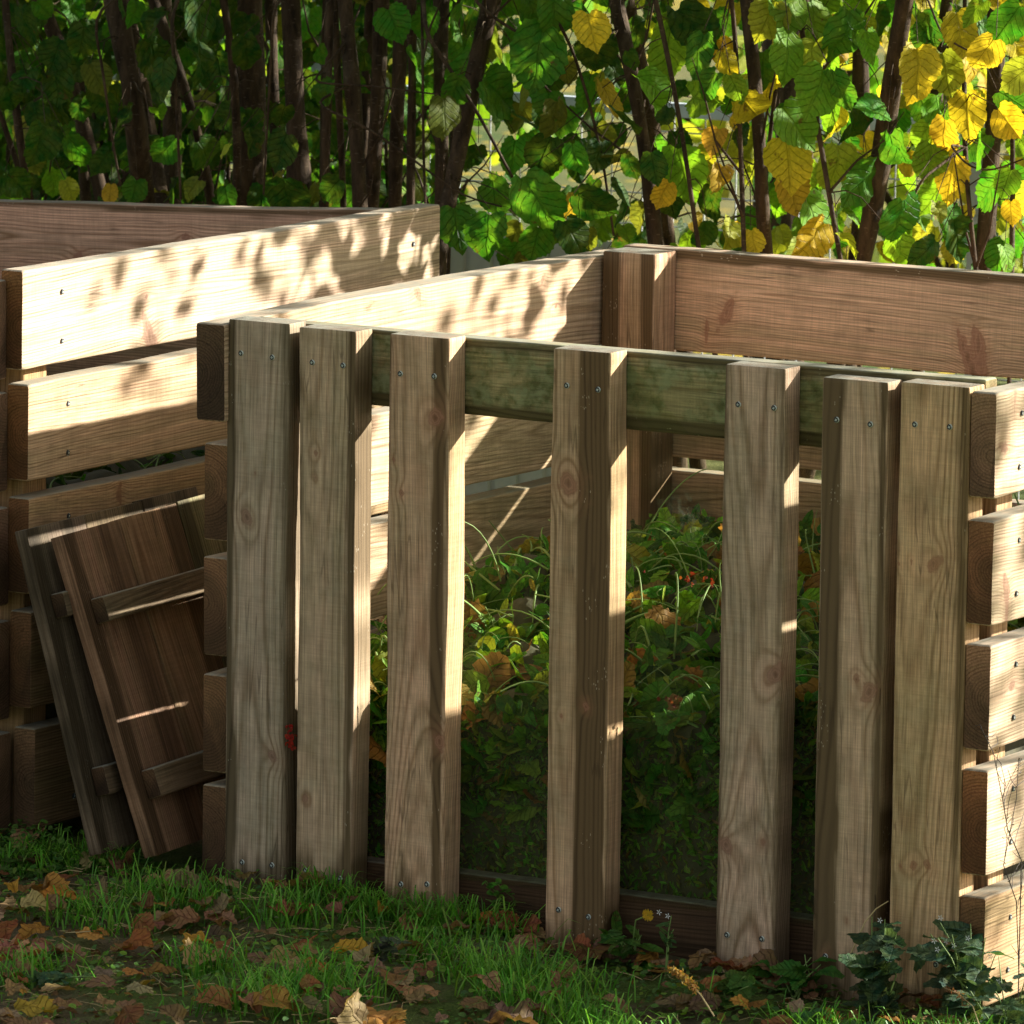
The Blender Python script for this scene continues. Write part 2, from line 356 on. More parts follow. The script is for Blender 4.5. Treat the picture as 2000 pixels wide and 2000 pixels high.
# ------------------------------------------------------------------ leaves
def leaf_template(kind, g):
    n = {'hazel': 44, 'dry': 36, 'small': 10, 'lance': 12, 'toothed': 26}[kind]
    th = np.linspace(-math.pi, math.pi, n, endpoint=False)+math.pi/n*(0 if kind != 'small' else 1)
    if kind == 'hazel': rho = .5*(1+.24*np.exp(-(th/.2)**2)-.30*np.exp(-((np.abs(th)-math.pi)/.28)**2)+.012*np.cos(5*th+1))*(1+.03*(-1)**np.arange(n)+.02*g.normal(size=n))*(1+.05*np.sin(2*th+g.uniform(0,6))+.04*np.sin(3*th+g.uniform(0,6))); wd = g.uniform(.72, .95)
    elif kind == 'dry': rho = .5*(1+.12*np.exp(-(th/.3)**2)+.16*np.cos(g.integers(4, 8)*th+g.uniform(0, 3))*g.uniform(.05, .55))*(1+.07*g.normal(size=n)*.6+.05*(-1)**np.arange(n)); wd = g.uniform(.55, .95)
    elif kind == 'small': rho = .5*np.ones(n); wd = .8
    elif kind == 'lance': rho = .5*(1-.2*np.abs(np.sin(th))); wd = .36
    else: rho = .5*(1+.25*np.exp(-(th/.35)**2)+.10*np.cos(3*th))*(1+.07*(-1)**np.arange(n)); wd = .7
    ox, oy = rho*np.cos(th), rho*np.sin(th)*wd
    rings = (.5, 1.) if kind != 'small' else (1.,)
    x = [0.]; y = [0.]
    for s in rings: x += list(ox*s); y += list(oy*s)
    x = np.array(x); y = np.array(y); F = []; cn = []
    for i in range(n): F += [0, 1+i, 1+(i+1) % n]; cn.append(3)
    if len(rings) == 2:
        for i in range(n): j = (i+1) % n; F += [1+i, 1+n+i, 1+n+j, 1+j]; cn.append(4)
    return x, y, np.array(F), np.array(cn)
class Leaves:
    def __init__(s): s.v = []; s.f = []; s.c = []; s.col = []; s.uv = []; s.k = 0; s.tmp = {}
    def add(s, p, tip, nrm, size, col, kind='hazel', curl=.25, g=rng, base=False):
        key = (kind, int(g.integers(0, 9)))
        if key not in s.tmp: s.tmp[key] = leaf_template(kind, g)
        x, y, F, cn = s.tmp[key]
        tip = tip/np.linalg.norm(tip); nrm = nrm-tip*np.dot(nrm, tip); nrm = nrm/(np.linalg.norm(nrm)+1e-9); sd = np.cross(nrm, tip)
        z = curl*(-(x**2)*g.uniform(-.3, 1.2)+np.abs(y)*g.uniform(-.2, .7))+curl*.10*np.sin(x*9+g.uniform(0, 6))*np.cos(y*11)+curl*.5*x*y*g.normal()
        xx = x+(.5 if base else 0)
        v = p+size*(np.outer(xx, tip)+np.outer(y, sd)+np.outer(z, nrm))
        s.v.append(v); s.f.append(F+s.k); s.c.append(cn); s.k += len(v)
        s.col.append(np.tile(np.array([*col, 1.]), (len(v), 1))); s.uv.append(np.stack([x+.5, y], -1))
        return v
    def mesh(s, name, mat):
        v = np.vstack(s.v); f = np.concatenate(s.f); me = fast_mesh(name, v, f, np.concatenate(s.c), mat)
        fattr(me, 'leaf_col', 'FLOAT_COLOR', np.vstack(s.col))
        uv = me.uv_layers.new(name='UVMap'); uv.data.foreach_set('uv', np.vstack(s.uv)[f].astype('f').ravel()); return me
def rnd(): return rng.normal(size=3)

# ------------------------------------------------------------------ ground
def gh(x, y):
    x = np.asarray(x, float); y = np.asarray(y, float)
    h = .012*np.sin(x*5.1+1)*np.cos(y*4.3)+.008*np.sin(x*13+y*9)+.006*np.sin(x*29-y*23)
    h = h+.035/(1+np.exp((x+.35)*8))-.058/(1+np.exp(-(x-.95)*7))
    far = np.clip((y-2)/5, 0, 1)
    return (h-.012)*(1-far)
def ground():
    xs = np.unique(np.concatenate([np.linspace(-60, -4, 20), np.linspace(-4, 5, 200), np.linspace(5, 60, 20)]))
    ys = np.unique(np.concatenate([np.linspace(-40, -3, 20), np.linspace(-3, 3, 150), np.linspace(3, 90, 30)]))
    X, Y = np.meshgrid(xs, ys); Z = gh(X, Y); v = np.stack([X, Y, Z], -1).reshape(-1, 3)
    idx = np.arange(len(v)).reshape(X.shape); q = np.stack([idx[:-1, :-1], idx[:-1, 1:], idx[1:, 1:], idx[1:, :-1]], -1).reshape(-1, 4)
    o = link('ground', fast_mesh('ground', v, q.ravel(), np.full(len(q), 4), ground_material())); tag(o, kind='structure')
ground()

# ------------------------------------------------------------------ screws
def screw_mesh():
    import bmesh
    bm = bmesh.new(); bmesh.ops.create_cone(bm, cap_ends=True, segments=16, radius1=.0060, radius2=.0048, depth=.0022)
    for k in range(2):
        bmesh.ops.create_cube(bm, size=1, matrix=Matrix.Translation((0, 0, .0012)) @ Matrix.Rotation(k*math.pi/2+.4, 4, 'Z') @ Matrix.Diagonal((.0052, .0013, .0006, 1)))
    me = bpy.data.meshes.new('screw'); bm.to_mesh(me); bm.free(); me.materials.append(STEEL); me.materials.append(DARK)
    for p in me.polygons: p.material_index = 1 if p.index >= 18 else 0
    return me
SCREW = screw_mesh()
def screw(parent, p, n):
    o = bpy.data.objects.new('screw', SCREW); C.objects.link(o); o.parent = parent
    off = V(0, 0, 0); q = parent
    while q is not None: off += V(*q.location); q = q.parent
    o.location = V(*p)+V(*n)*.001-off; o.rotation_euler = Vector(n).to_track_quat('Z', 'Y').to_euler(); return o

# ------------------------------------------------------------------ middle compost bin
X_, Y_, Z_ = V(1, 0, 0), V(0, 1, 0), V(0, 0, 1)
BG = 'wooden plank compost bins'
mid = empty('compost_bin', (.8, .75, 0), 'middle wooden compost bin with seven upright front slats and a clear pane behind them', 'compost bin', BG)
GREY, WARM, PINK, PALE = (.74, .74, .70), (.92, .84, .70), (.86, .72, .66), (1.12, 1.05, .95)
def pk(px, py, plane=0.): p = at(1, plane, px, py); return p
slats = [ # x0,x1, z0,z1, depth, tint, bands, knots(px,py,r), screws px
 (0, .140, -.02, 1.132, .062, (.76, .735, .72), [(-.5, -.40, .7), (.42, .5, .4)], [(488, 1012, .016), (535, 1478, .013), (500, 925, .005)], [(471, 690), (532, 698), (473, 1684), (531, 1690)]),
 (.164, .291, -.02, 1.128, .064, (.86, .78, .70), [(.36, .5, .6), (-.5, -.46, .4)], [(612, 885, .007), (616, 935, .005), (595, 1560, .010)], [(610, 708), (670, 714), (597, 1700), (664, 1716)]),
 (.370, .503, -.02, 1.130, .064, (1.0, .82, .70), [(.27, .5, .8), (-.5, -.44, .7)], [(852, 815, .020), (785, 962, .008), (768, 898, .005), (858, 1448, .018)], [(782, 730), (848, 735), (783, 1727), (834, 1727)]),
 (.734, .864, -.09, 1.129, .064, (.98, .80, .66), [(-.02, .5, .72)], [(1112, 945, .024), (1140, 1378, .009), (1095, 1398, .006)], [(1107, 753), (1168, 761), (1091, 1777), (1149, 1791)]),
 (1.109, 1.239, -.09, 1.127, .062, (.86, .77, .73), [(-.5, -.44, .5), (.44, .5, .4)], [(1512, 1318, .022), (1415, 1650, .017), (1490, 1645, .008)], [(1442, 790), (1512, 797), (1420, 1826), (1488, 1834)]),
 (1.316, 1.455, -.09, 1.118, .062, (.90, .79, .70), [(-.5, -.16, .68), (.37, .5, .6)], [(1692, 1352, .020), (1668, 1326, .009), (1610, 1865, .008), (1650, 1797, .005)], [(1634, 820), (1700, 829), (1612, 1868)]),
 (1.481, 1.625, -.09, 1.122, .062, (1.0, .83, .62), [(.38, .5, .5)], [(1826, 1101, .018), (1779, 1098, .006), (1758, 1103, .005), (1781, 1690, .011), (1811, 1688, .010), (1759, 1691, .005)], [(1787, 829), (1855, 834), (1828, 1884)])]
for i, (x0, x1, z0, z1, dp, tint, bands, knots, scr) in enumerate(slats):
    A = x1-x0; xc = (x0+x1)/2; kk = []; tint = tuple(1.2*t for t in tint)
    for (kx, ky, kr) in knots:
        p = pk(kx, ky); kk.append((p[2]-z0, p[0]-xc, -1, kr))
    s = board('front_slat', mid, (xc, dp/2, z0), Z_, X_, Y_, z1-z0, A, dp, kk, bands, tint, step=.008, bow=.0018, rad=.0028,
              pith=(random.uniform(-.3, .3)*A, .075 if i not in (3, 2) else .042))
    for (sx, sy) in scr:
        p = pk(sx, sy); screw(s, (p[0], -.0005, p[2]), (0, -1, 0))
ZP = [1.116, .878, .644, .408, .17]
# left side wall of the middle bin
zs = [(1.123, .928), (.883, .690), (.656, .460), (.422, .225), (.198, .0)]
for i, (zt, zb) in enumerate(zs):
    th = .066 if i == 0 else .055; y0 = -.014 if i == 0 else .0
    kn = []
    if i == 0:
        for (kx, ky, kr) in ((1060, 548, .009), (1085, 605, .007), (815, 580, .012)):
            p = at(0, .0, kx, ky); kn.append((p[1]-y0, p[2]-(zt+zb)/2, 1, kr))
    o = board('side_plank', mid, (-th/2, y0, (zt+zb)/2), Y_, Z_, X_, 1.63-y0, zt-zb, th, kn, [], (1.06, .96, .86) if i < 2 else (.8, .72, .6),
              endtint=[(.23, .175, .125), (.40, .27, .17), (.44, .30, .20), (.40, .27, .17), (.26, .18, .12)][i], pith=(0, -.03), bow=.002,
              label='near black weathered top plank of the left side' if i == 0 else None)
# right side wall
kR = {0: [(1962, 880, .014), (1985, 700, .01)], 1: [(1962, 1120, .007), (1970, 1135, .006)], 2: [(1975, 1350, .01)], 3: [], 4: []}
for i, zt in enumerate(ZP):
    zb = zt-.197 if i < 4 else -.04; kn = []
    for (kx, ky, kr) in kR[i]:
        p = at(0, 1.68, kx, ky); kn.append((p[1], p[2]-(zt+zb)/2, 1, kr))
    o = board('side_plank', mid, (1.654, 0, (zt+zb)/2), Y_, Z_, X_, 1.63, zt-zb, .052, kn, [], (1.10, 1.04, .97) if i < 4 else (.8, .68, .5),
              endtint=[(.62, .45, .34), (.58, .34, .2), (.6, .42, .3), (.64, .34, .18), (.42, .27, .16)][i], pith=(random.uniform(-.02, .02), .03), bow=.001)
    for (yy, dz) in ((.105, .05), (.10, -.05), (1.45, .05), (1.45, -.05)): screw(o, (1.6805, yy, (zt+zb)/2+dz), (1, 0, 0))
# back wall: inner face at y=1.486
bz = [(1.138, .921), (.888, .69), (.66, .46), (.43, .23), (.20, .0)]
for i, (zt, zb) in enumerate(bz):
    kn = []
    if i == 0:
        for (kx, ky, kr) in ((1425, 597, .012), (1908, 660, .014), (1893, 705, .018), (1380, 640, .004)):
            p = at(1, 1.564, kx, ky); kn.append((p[0]-.0, p[2]-(zt+zb)/2, 1, kr))
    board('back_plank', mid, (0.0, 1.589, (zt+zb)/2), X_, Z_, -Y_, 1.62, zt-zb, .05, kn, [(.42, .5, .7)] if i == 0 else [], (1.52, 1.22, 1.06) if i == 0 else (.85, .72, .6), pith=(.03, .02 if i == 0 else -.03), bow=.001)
# corner posts, rails, pane
board('corner_post', mid, (.070, 1.513, 0), Z_, X_, Y_, 1.135, .128, .098, [], [(-.5, -.15, .6), (.3, .5, .65)], (1.12, .90, .76), step=.02)
board('corner_post', mid, (1.575, 1.513, 0), Z_, X_, Y_, 1.10, .1, .098, [], [], (.8, .7, .55), step=.02)
board('corner_post', mid, (1.592, .155, 0), Z_, X_, Y_, 1.06, .07, .07, [], [], (.95, .8, .6), step=.02)
board('corner_post', mid, (.04, .17, 0), Z_, X_, Y_, 1.06, .07, .07, [], [], (.95, .8, .6), step=.02)
board('top_rail', mid, (.002, .0925, 1.052), X_, Z_, Y_, 1.62, .150, .048, [(1.30, .0, -1, .015)], [(-.5, -.33, .85), (.42, .5, .5)], (.84, .86, .62), pith=(0, .06), bow=.001, label='greenish algae stained rail behind the slats')
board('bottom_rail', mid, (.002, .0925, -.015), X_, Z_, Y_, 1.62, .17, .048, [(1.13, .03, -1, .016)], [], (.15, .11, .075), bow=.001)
gx0, gx1 = .46, 1.44
me = mesh('clear_pane', [(x, y, z) for z in (.06, 1.10) for y in (.0645, .0675) for x in (gx0, gx1)],
          [(0, 1, 5, 4), (2, 6, 7, 3), (0, 2, 3, 1), (4, 5, 7, 6), (0, 4, 6, 2), (1, 3, 7, 5)], glass_material())
link('clear_pane', me, mid)

# ------------------------------------------------------------------ left compost bin
lb = empty('compost_bin', (-1.3, .8, 0), 'left wooden compost bin with sunlit horizontal planks and leaning boards against it', 'compost bin', BG)
Lz = [(1.191, .995, -.49), (.966, .768, -.475), (.736, .540, -.473), (.505, .308, -.468), (.268, .06, -.458)]
for i, (zt, zb, xr) in enumerate(Lz):
    kn = []
    if i < 3:
        for (kx, ky, kr) in ([(286, 580, .008), (289, 640, .018), (1105-300, 1000, .001)], [(250, 800, .004)], [(235, 950, .006), (232, 970, .009)])[i]:
            if kr > .002: p = at(0, xr, kx, ky); kn.append((p[1], p[2]-(zt+zb)/2, 1, kr))
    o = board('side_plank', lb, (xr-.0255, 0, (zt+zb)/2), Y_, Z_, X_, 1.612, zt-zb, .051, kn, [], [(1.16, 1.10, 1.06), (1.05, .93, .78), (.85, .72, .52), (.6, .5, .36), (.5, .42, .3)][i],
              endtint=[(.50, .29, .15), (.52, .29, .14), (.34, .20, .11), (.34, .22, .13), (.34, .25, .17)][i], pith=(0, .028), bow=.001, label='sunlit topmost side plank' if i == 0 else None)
    for (yy, dz) in ((.14, .045), (.14, -.055), (1.50, .02)): screw(o, (xr+.0005, yy, (zt+zb)/2+dz), (1, 0, 0))
p0 = at(1, -.002, 12, 900)[0]
for i, (yt, yb) in enumerate(((553, 746), (772, 966), (997, 1189), (1219, 1411), (1437, 1625))):
    zt, zb = at(1, -.05, 5, yt)[2], at(1, -.05, 5, yb)[2]
    board('front_plank', lb, (p0-1.55+.003*i, -.027, (zt+zb)/2), X_, Z_, -Y_, 1.55, zt-zb, .05, [], [], (.72, .66, .62), bow=.001)
for i in range(5):
    zt = 1.178-.236*i
    kn = []
    if i == 0:
        for (kx, ky, kr) in ((150, 470, .018), (365, 447, .012)):
            p = at(1, 1.56, kx, ky); kn.append((p[0]+2.1, p[2]-(zt-.1), 1, kr))
    board('back_plank', lb, (-2.1, 1.586, zt-.1-.070), V(1, 0, .045), V(-.045, 0, 1), -Y_, 1.555, .2, .05, kn, [(.43, .5, .5)] if i == 0 else [], (1.26, 1.0, .95) if i == 0 else (.75, .62, .5), pith=(.02, .03), bow=.001)
    board('side_plank', lb, (-2.075, .03, zt-.1), Y_, Z_, X_, 1.53, .2, .05, [], [], (.85, .75, .6), step=.03)
for (x, y) in ((-.565, .09), (-.58, 1.49), (-2.0, .09), (-2.0, 1.49)):
    board('corner_post', lb, (x, y, 0), Z_, X_, Y_, 1.1, .085, .085, [], [], (.85, .66, .45), step=.03)

# ------------------------------------------------------------------ two slatted panels leaning between the bins
def panel(label, pt, pb, yaw, slope, W, H, th, n, tint, cl):
    pt = V(*pt); pb = V(*pb); eV = (pt-pb)/np.linalg.norm(pt-pb)
    eU = V(math.sin(yaw), math.cos(yaw), slope); eU -= eV*np.dot(eU, eV); eU /= np.linalg.norm(eU); eN = np.cross(eU, eV)
    if eN[0] < 0: eN = -eN
    root = empty('wooden_panel', tuple(pb), label, 'wooden panel', 'slatted wooden panels leaning between the bins')
    bw = W/n
    for i in range(n):
        board('panel_board', root, pb+eU*(bw*(i+.5)), eV, eU, eN, H*random.uniform(.99, 1.0), bw-.003, th, [], [(-.5, -.30, .5), (.1, .3, .35)] if i % 2 == 0 else [(.2, .5, .45)], tuple(t*random.uniform(.85, 1.1) for t in tint), step=.02, bow=.0005, rad=.002)
    for (h, hh) in cl:
        board('cleat', root, pb+eV*h+eN*(th/2+.018)+eU*.03, eU, eV, eN, W-.05, hh, .034, [], [], tuple(t*.72 for t in tint), step=.02, bow=.0005)
    return root
panel('dark boarded panel leaning nearer the viewer in the gap beside the middle bin', at(1, -.06, 108, 1050), at(1, -.04, 292, 1675), 0.0, .06, .62, .668, .030, 3, (.50, .44, .34), ((.50, .052), (.14, .06)))
panel('dark boarded panel half hidden behind the other one, next to the left bin', at(1, -.10, 40, 1045), at(1, -.09, 185, 1670), 0.0, .05, .62, .668, .028, 3, (.36, .32, .25), ((.50, .052), (.14, .06)))

# ------------------------------------------------------------------ leaf colours
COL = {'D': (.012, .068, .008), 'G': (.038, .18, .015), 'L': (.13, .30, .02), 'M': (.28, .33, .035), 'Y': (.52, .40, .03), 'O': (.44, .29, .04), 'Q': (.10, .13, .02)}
def jit(c, a=.22):
    k = 1+rng.normal()*a*.6; return tuple(max(.004, x*k*(1+rng.normal()*a*.4)) for x in c)
toCam = lambda p: (CAM-p)/np.linalg.norm(CAM-p)

# ------------------------------------------------------------------ hazel hedge: stems
def S3(x, y): return (x*.3364, y*.3364)
def S4(x, y): return (600+x*.3364, y*.3364)
def S5(x, y): return (1250+x*.388, y*.388)
stems = [ # (pixel path top..bottom), width px, depth Y, label
 ([S3(15, 0), S3(60, 500), S3(130, 1000), S3(170, 1160)], 17, 2.15, 'slender brown hazel stem at the far left edge, leaning right'),
 ([S3(0, 640), S3(90, 850), S3(150, 1160)], 12, 2.2, 'short thin hazel stem crossing the leftmost stem low down'),
 ([S3(250, 60), S3(360, 300), S3(490, 740), S3(590, 1160)], 31, 2.5, 'dark hazel trunk leaning right, second broad trunk from the left edge'),
 ([S3(430, 0), S3(455, 300), S3(470, 640)], 26, 3.1, 'dark upright hazel trunk behind the leaning trunk on the left'),
 ([S3(680, 0), S3(710, 330), S3(745, 600), S3(800, 1165)], 48, 2.35, 'broad mottled grey hazel trunk with a pale sunlit patch near the top left'),
 ([S3(810, 560), S3(850, 900), S3(890, 1170)], 45, 2.6, 'stout dark hazel trunk just right of the mottled grey trunk'),
 ([S3(990, 380), S3(1000, 800), S3(990, 1170)], 40, 2.9, 'dark hazel trunk in the middle of the shaded left half'),
 ([S3(1080, 480), S3(1180, 800), S3(1230, 1170)], 22, 2.7, 'thin tilted dark hazel stem left of the black double trunk'),
 ([S3(1310, 0), S3(1370, 450), S3(1380, 1180)], 17, 2.25, 'thin hazel stem with a sunlit right edge left of the blackest trunk'),
 ([S3(1440, 0), S3(1460, 500), S3(1470, 1200)], 60, 2.55, 'broadest and blackest hazel trunk left of centre'),
 ([S3(1580, 50), S3(1600, 600), S3(1620, 1200)], 26, 2.75, 'brown hazel stem squeezed between the two broad black trunks'),
 ([S3(1690, 0), S3(1720, 600), S3(1730, 1200)], 46, 2.4, 'broad hazel trunk with a glowing rim beside the grey fence post'),
 ([S3(1905, 0), S3(1895, 600), S3(1890, 1200)], 19, 2.2, 'straight dark hazel stem just right of the grey fence post'),
 ([S4(110, 0), S4(105, 600), S4(100, 1200)], 20, 2.5, 'upright hazel stem left of a bundle of four, with pale gap on its left'),
 ([S4(160, 0), S4(185, 500), S4(200, 1200)], 15, 2.35, 'narrow hazel stem with a lit edge on the left of the bundle'),
 ([S4(220, 0), S4(260, 500), S4(300, 1215)], 32, 2.2, 'silvery grey barked hazel trunk in the middle bundle, slightly leaning'),
 ([S4(360, 0), S4(350, 300), S4(320, 800)], 26, 2.75, 'dark hazel trunk right behind the silvery trunk'),
 ([S4(440, 200), S4(420, 700), S4(400, 1215)], 34, 2.4, 'hazel trunk with a round black knot hole above the left bin corner'),
 ([S4(540, 180), S4(525, 700), S4(515, 1215)], 31, 2.3, 'dark hazel trunk right of the trunk with the knot hole'),
 ([S4(620, 120), S4(612, 700), S4(600, 1220)], 18, 2.2, 'hazel stem with a bright orange lit edge at the end of the left bin'),
 ([S4(670, 450), S4(670, 900), S4(685, 1220)], 6, 2.1, 'very thin upright hazel shoot in the bright gap above the left bin corner'),
 ([S4(770, 180), S4(765, 700), S4(748, 1225)], 30, 2.3, 'dark hazel trunk with rough bark right of the bright gap'),
 ([S4(860, 200), S4(850, 560), S4(835, 900)], 11, 2.6, 'short thin hazel stem between two trunks near the centre'),
 ([S4(1090, 0), S4(1010, 350), S4(930, 750), S4(830, 1240)], 38, 2.2, 'dark hazel trunk leaning left down to the left bin corner'),
 ([S4(1810, 0), S4(1880, 450), S4(1960, 900), S4(2010, 1350)], 34, 2.2, 'hazel trunk with sunlit spots rising above the corner post'),
 ([S5(20, 500), S5(80, 850), S5(130, 1240)], 38, 2.7, 'stout dark hazel trunk behind the corner post, in shade'),
 ([S5(100, 60), S5(210, 600), S5(300, 1230)], 10, 2.1, 'pair like thin hazel whip in front of green leaves right of centre'),
 ([S5(465, 0), S5(500, 600), S5(515, 1160)], 9, 2.05, 'thin straight hazel shoot just left of the slim dark trunk'),
 ([S5(500, 0), S5(560, 450), S5(620, 820), S5(650, 1265)], 26, 2.2, 'slim dark hazel trunk with a smooth curve right of centre'),
 ([S5(740, 60), S5(680, 420), S5(650, 700)], 8, 2.3, 'thin forked hazel twig between lime green leaves'),
 ([S5(800, 60), S5(880, 560), S5(985, 1180)], 10, 2.1, 'thin hazel stem leaning right behind a yellow leaf'),
 ([S5(1120, 60), S5(1080, 700), S5(1070, 1290)], 34, 2.8, 'shaded thick hazel trunk behind the curved one on the right'),
 ([S5(1345, 0), S5(1280, 400), S5(1230, 850), S5(1110, 1310)], 35, 2.15, 'curved sunlit hazel trunk on the right, leaning left at its foot'),
 ([S5(1500, 420), S5(1440, 900), S5(1420, 1300)], 24, 2.9, 'dark hazel trunk behind yellow leaves right of the curved trunk'),
 ([S5(1640, 820), S5(1670, 1100), S5(1690, 1350)], 10, 2.15, 'thin brown hazel shoot near the right edge'),
 ([S5(1790, 100), S5(1770, 700), S5(1740, 1350)], 36, 2.4, 'grey brown hazel trunk near the right edge'),
 ([S5(1880, 500), S5(1880, 1000), S5(1870, 1350)], 10, 2.3, 'thin hazel stem at the far right edge')]
HG = 'hazel stems of the hedge behind the bins'
roots = []; trunks = []
for i, (path, wpx, Yd, lab) in enumerate(stems):
    P = [at(1, Yd+.05*random.uniform(-1, 1)*j, *q) for j, q in enumerate(path)]
    rad = wpx/2/FPX*15.3/1.0
    d0 = P[0]-P[1]; d0 /= np.linalg.norm(d0)
    hi = 1.4+random.random()*1.0
    upper = [P[0]+d0*hi*.5+V(.05*rng.normal(), .05*rng.normal(), 0), P[0]+d0*hi+V(.15*rng.normal(), .15*rng.normal(), .1)]
    dl = P[-1]-P[-2]; dl /= np.linalg.norm(dl); f = P[-1][2]/max(.3, -dl[2]); foot = P[-1]+dl*f*1.0; foot[2] = -.03
    pts = np.array(upper[::-1]+P+[(P[-1]+foot)/2+V(.01, 0, 0), foot])
    # resample smoothly
    t = np.concatenate(([0], np.cumsum(np.linalg.norm(np.diff(pts, axis=0), axis=1)))); tt = np.linspace(0, t[-1], 34)
    pp = np.stack([np.interp(tt, t, pts[:, k]) for k in range(3)], -1)
    for _ in range(2): pp[1:-1] = .25*pp[:-2]+.5*pp[1:-1]+.25*pp[2:]
    pp[:, 0] += n1(900+i, tt, 2.2)*rad*.35; pp[:, 1] += n1(950+i, tt, 2.2)*rad*.35
    rr = rad*(.35+.65*np.clip(tt/t[-1]/.42, 0, 1))*(1+.09*n1(980+i, tt, 7))
    rr[-3:] *= 1.25
    root = empty('hazel_tree', (foot[0], foot[1], 0), lab, 'hazel tree', HG); roots.append((root, pp, Leaves(), []))
    trunks.append([(pp, rr)])
def nearest(p):
    best = min(range(len(roots)), key=lambda i: np.min(np.linalg.norm(roots[i][1]-p, axis=1))); return best
def put_leaf(p, size, colkey, spread=.45, tipbias=None, twig=True, ri=None, jitc=.2):
    nrm = toCam(p)+rnd()*(spread+.12)+V(.1, 0, .25); tip = V(0, 0, -1)+rnd()*.42 if tipbias is None else tipbias
    i = nearest(p) if ri is None else ri; r = roots[i]
    r[2].add(p, tip, nrm, size, jit(COL[colkey], jitc), 'hazel', random.uniform(.25, .95))
    if twig:
        b = p-tip/np.linalg.norm(tip)*size*.45; q = r[1][np.argmin(np.linalg.norm(r[1]-(b+V(0, 0, .12)), axis=1))]
        if np.linalg.norm(b-q) < .6:
            m = (b+q)/2+V(0, 0, .03)+rnd()*.01; r[3].append((np.array([q, (q+m)/2+V(0, 0, .01), m, (m+b)/2, b]), np.linspace(.0016, .0008, 5)))
hz3 = [(150,130,'D',230),(250,45,'G',170),(140,220,'D',200),(480,230,'D',220),(330,300,'D',220),(150,430,'D',180),(330,470,'D',260),(560,440,'Q',200),(600,580,'D',220),(730,690,'D',200),(900,340,'D',280),(920,640,'L',130),(950,430,'D',220),(1180,360,'D',280),(1150,120,'D',330),(900,120,'D',200),(970,860,'G',200),(450,860,'G',220),(230,820,'D',240),(215,660,'D',180),(345,640,'D',220),(320,1040,'L',180),(400,1100,'M',150),(90,1060,'D',200),(600,930,'D',180),(640,1120,'Y',130),(780,1100,'G',170),(1120,1090,'Q',150),(1190,890,'G',230),(1320,1140,'G',150),(1670,1130,'D',280),(1460,820,'D',190),(1640,860,'D',220),(1640,670,'D',160),(1900,520,'D',150),(1860,310,'G',130),(1430,300,'D',240),(1310,870,'M',100),(1880,1080,'D',150),(60,560,'D',170),(20,250,'D',180),(700,30,'D',150)]
hz4 = [(500,120,'G',230),(690,120,'G',190),(870,110,'G',260),(1080,250,'Q',300),(630,370,'D',250),(100,540,'D',180),(150,1090,'D',170),(800,660,'Q',230),(1350,310,'D',360),(1270,530,'Q',220),(1090,530,'D',310),(920,440,'G',300),(860,520,'D',200),(1300,60,'D',230),(1430,60,'G',250),(1560,90,'D',240),(1680,300,'D',240),(1650,160,'Y',230),(1740,560,'Y',240),(1620,540,'D',170),(1400,600,'D',210),(1240,690,'D',190),(1440,680,'Q',220),(1380,890,'D',280),(1200,890,'D',220),(1330,1150,'D',350),(1090,1130,'G',230),(870,1300,'D',270),(1050,1340,'D',260),(960,900,'D',180),(1560,910,'D',190),(1690,890,'D',200),(1720,780,'Q',160),(1840,680,'D',220),(1660,1180,'D',270),(1540,1360,'D',220),(1330,1400,'G',200),(1540,1210,'O',180),(1780,920,'Q',240),(1820,1110,'D',180),(1880,960,'D',160),(1850,1340,'L',120),(1880,340,'D',120),(1500,400,'Q',170)]
hz5 = [(150,240,'L',270),(60,450,'L',230),(300,260,'G',220),(260,130,'D',280),(310,500,'L',210),(220,850,'L',280),(120,970,'Y',150),(70,830,'D',160),(130,580,'D',110),(380,700,'O',150),(400,890,'O',160),(420,260,'Y',150),(440,320,'Y',150),(560,550,'Y',220),(650,80,'M',220),(740,60,'L',220),(880,110,'L',250),(1030,170,'G',270),(1150,220,'L',160),(740,270,'L',240),(800,310,'L',160),(870,260,'M',180),(900,440,'L',250),(1000,440,'G',200),(770,620,'L',250),(750,800,'Y',250),(990,830,'M',240),(1120,900,'G',250),(1070,590,'D',220),(1180,550,'G',180),(860,1070,'L',250),(870,1190,'Y',230),(1040,1220,'M',140),(360,1010,'D',200),(450,1170,'M',170),(570,1210,'Y',130),(320,1170,'D',150),(1200,100,'D',150),(1450,130,'D',220),(1430,180,'G',150),(1610,150,'Y',210),(1740,260,'Y',210),(1400,330,'Y',230),(1540,350,'M',230),(1670,320,'Y',180),(1400,440,'Y',180),(1650,560,'Y',230),(1850,610,'Y',190),(1860,110,'G',220),(1890,230,'Y',130),(1910,380,'M',200),(1860,490,'G',150),(1300,760,'G',220),(1460,800,'L',190),(1530,680,'Y',180),(1490,980,'L',190),(1570,880,'Y',220),(1700,760,'G',220),(1770,950,'G',220),(1850,910,'L',150),(1310,1090,'G',250),(1320,1270,'L',200),(1440,1260,'D',180),(1590,1180,'D',220),(1870,1060,'Y',120),(1850,1300,'L',150),(1440,20,'Y',180),(1690,50,'L',150),(1800,20,'Y',100),(770,950,'O',220),(1500,1060,'M',120),(350,420,'G',160),(480,430,'L',150),(620,330,'G',170)]
for lst, S, k in ((hz3, S3, .3364), (hz4, S4, .3364), (hz5, S5, .388)):
    for (x, y, c, s) in lst:
        p = at(1, 1.95+random.random()*.28, *S(x, y)); put_leaf(p, s*k/FPX*14.9*1.13, c if c != 'D' or not 600 < S(x, y)[0] < 1150 or random.random() < .5 else 'G')
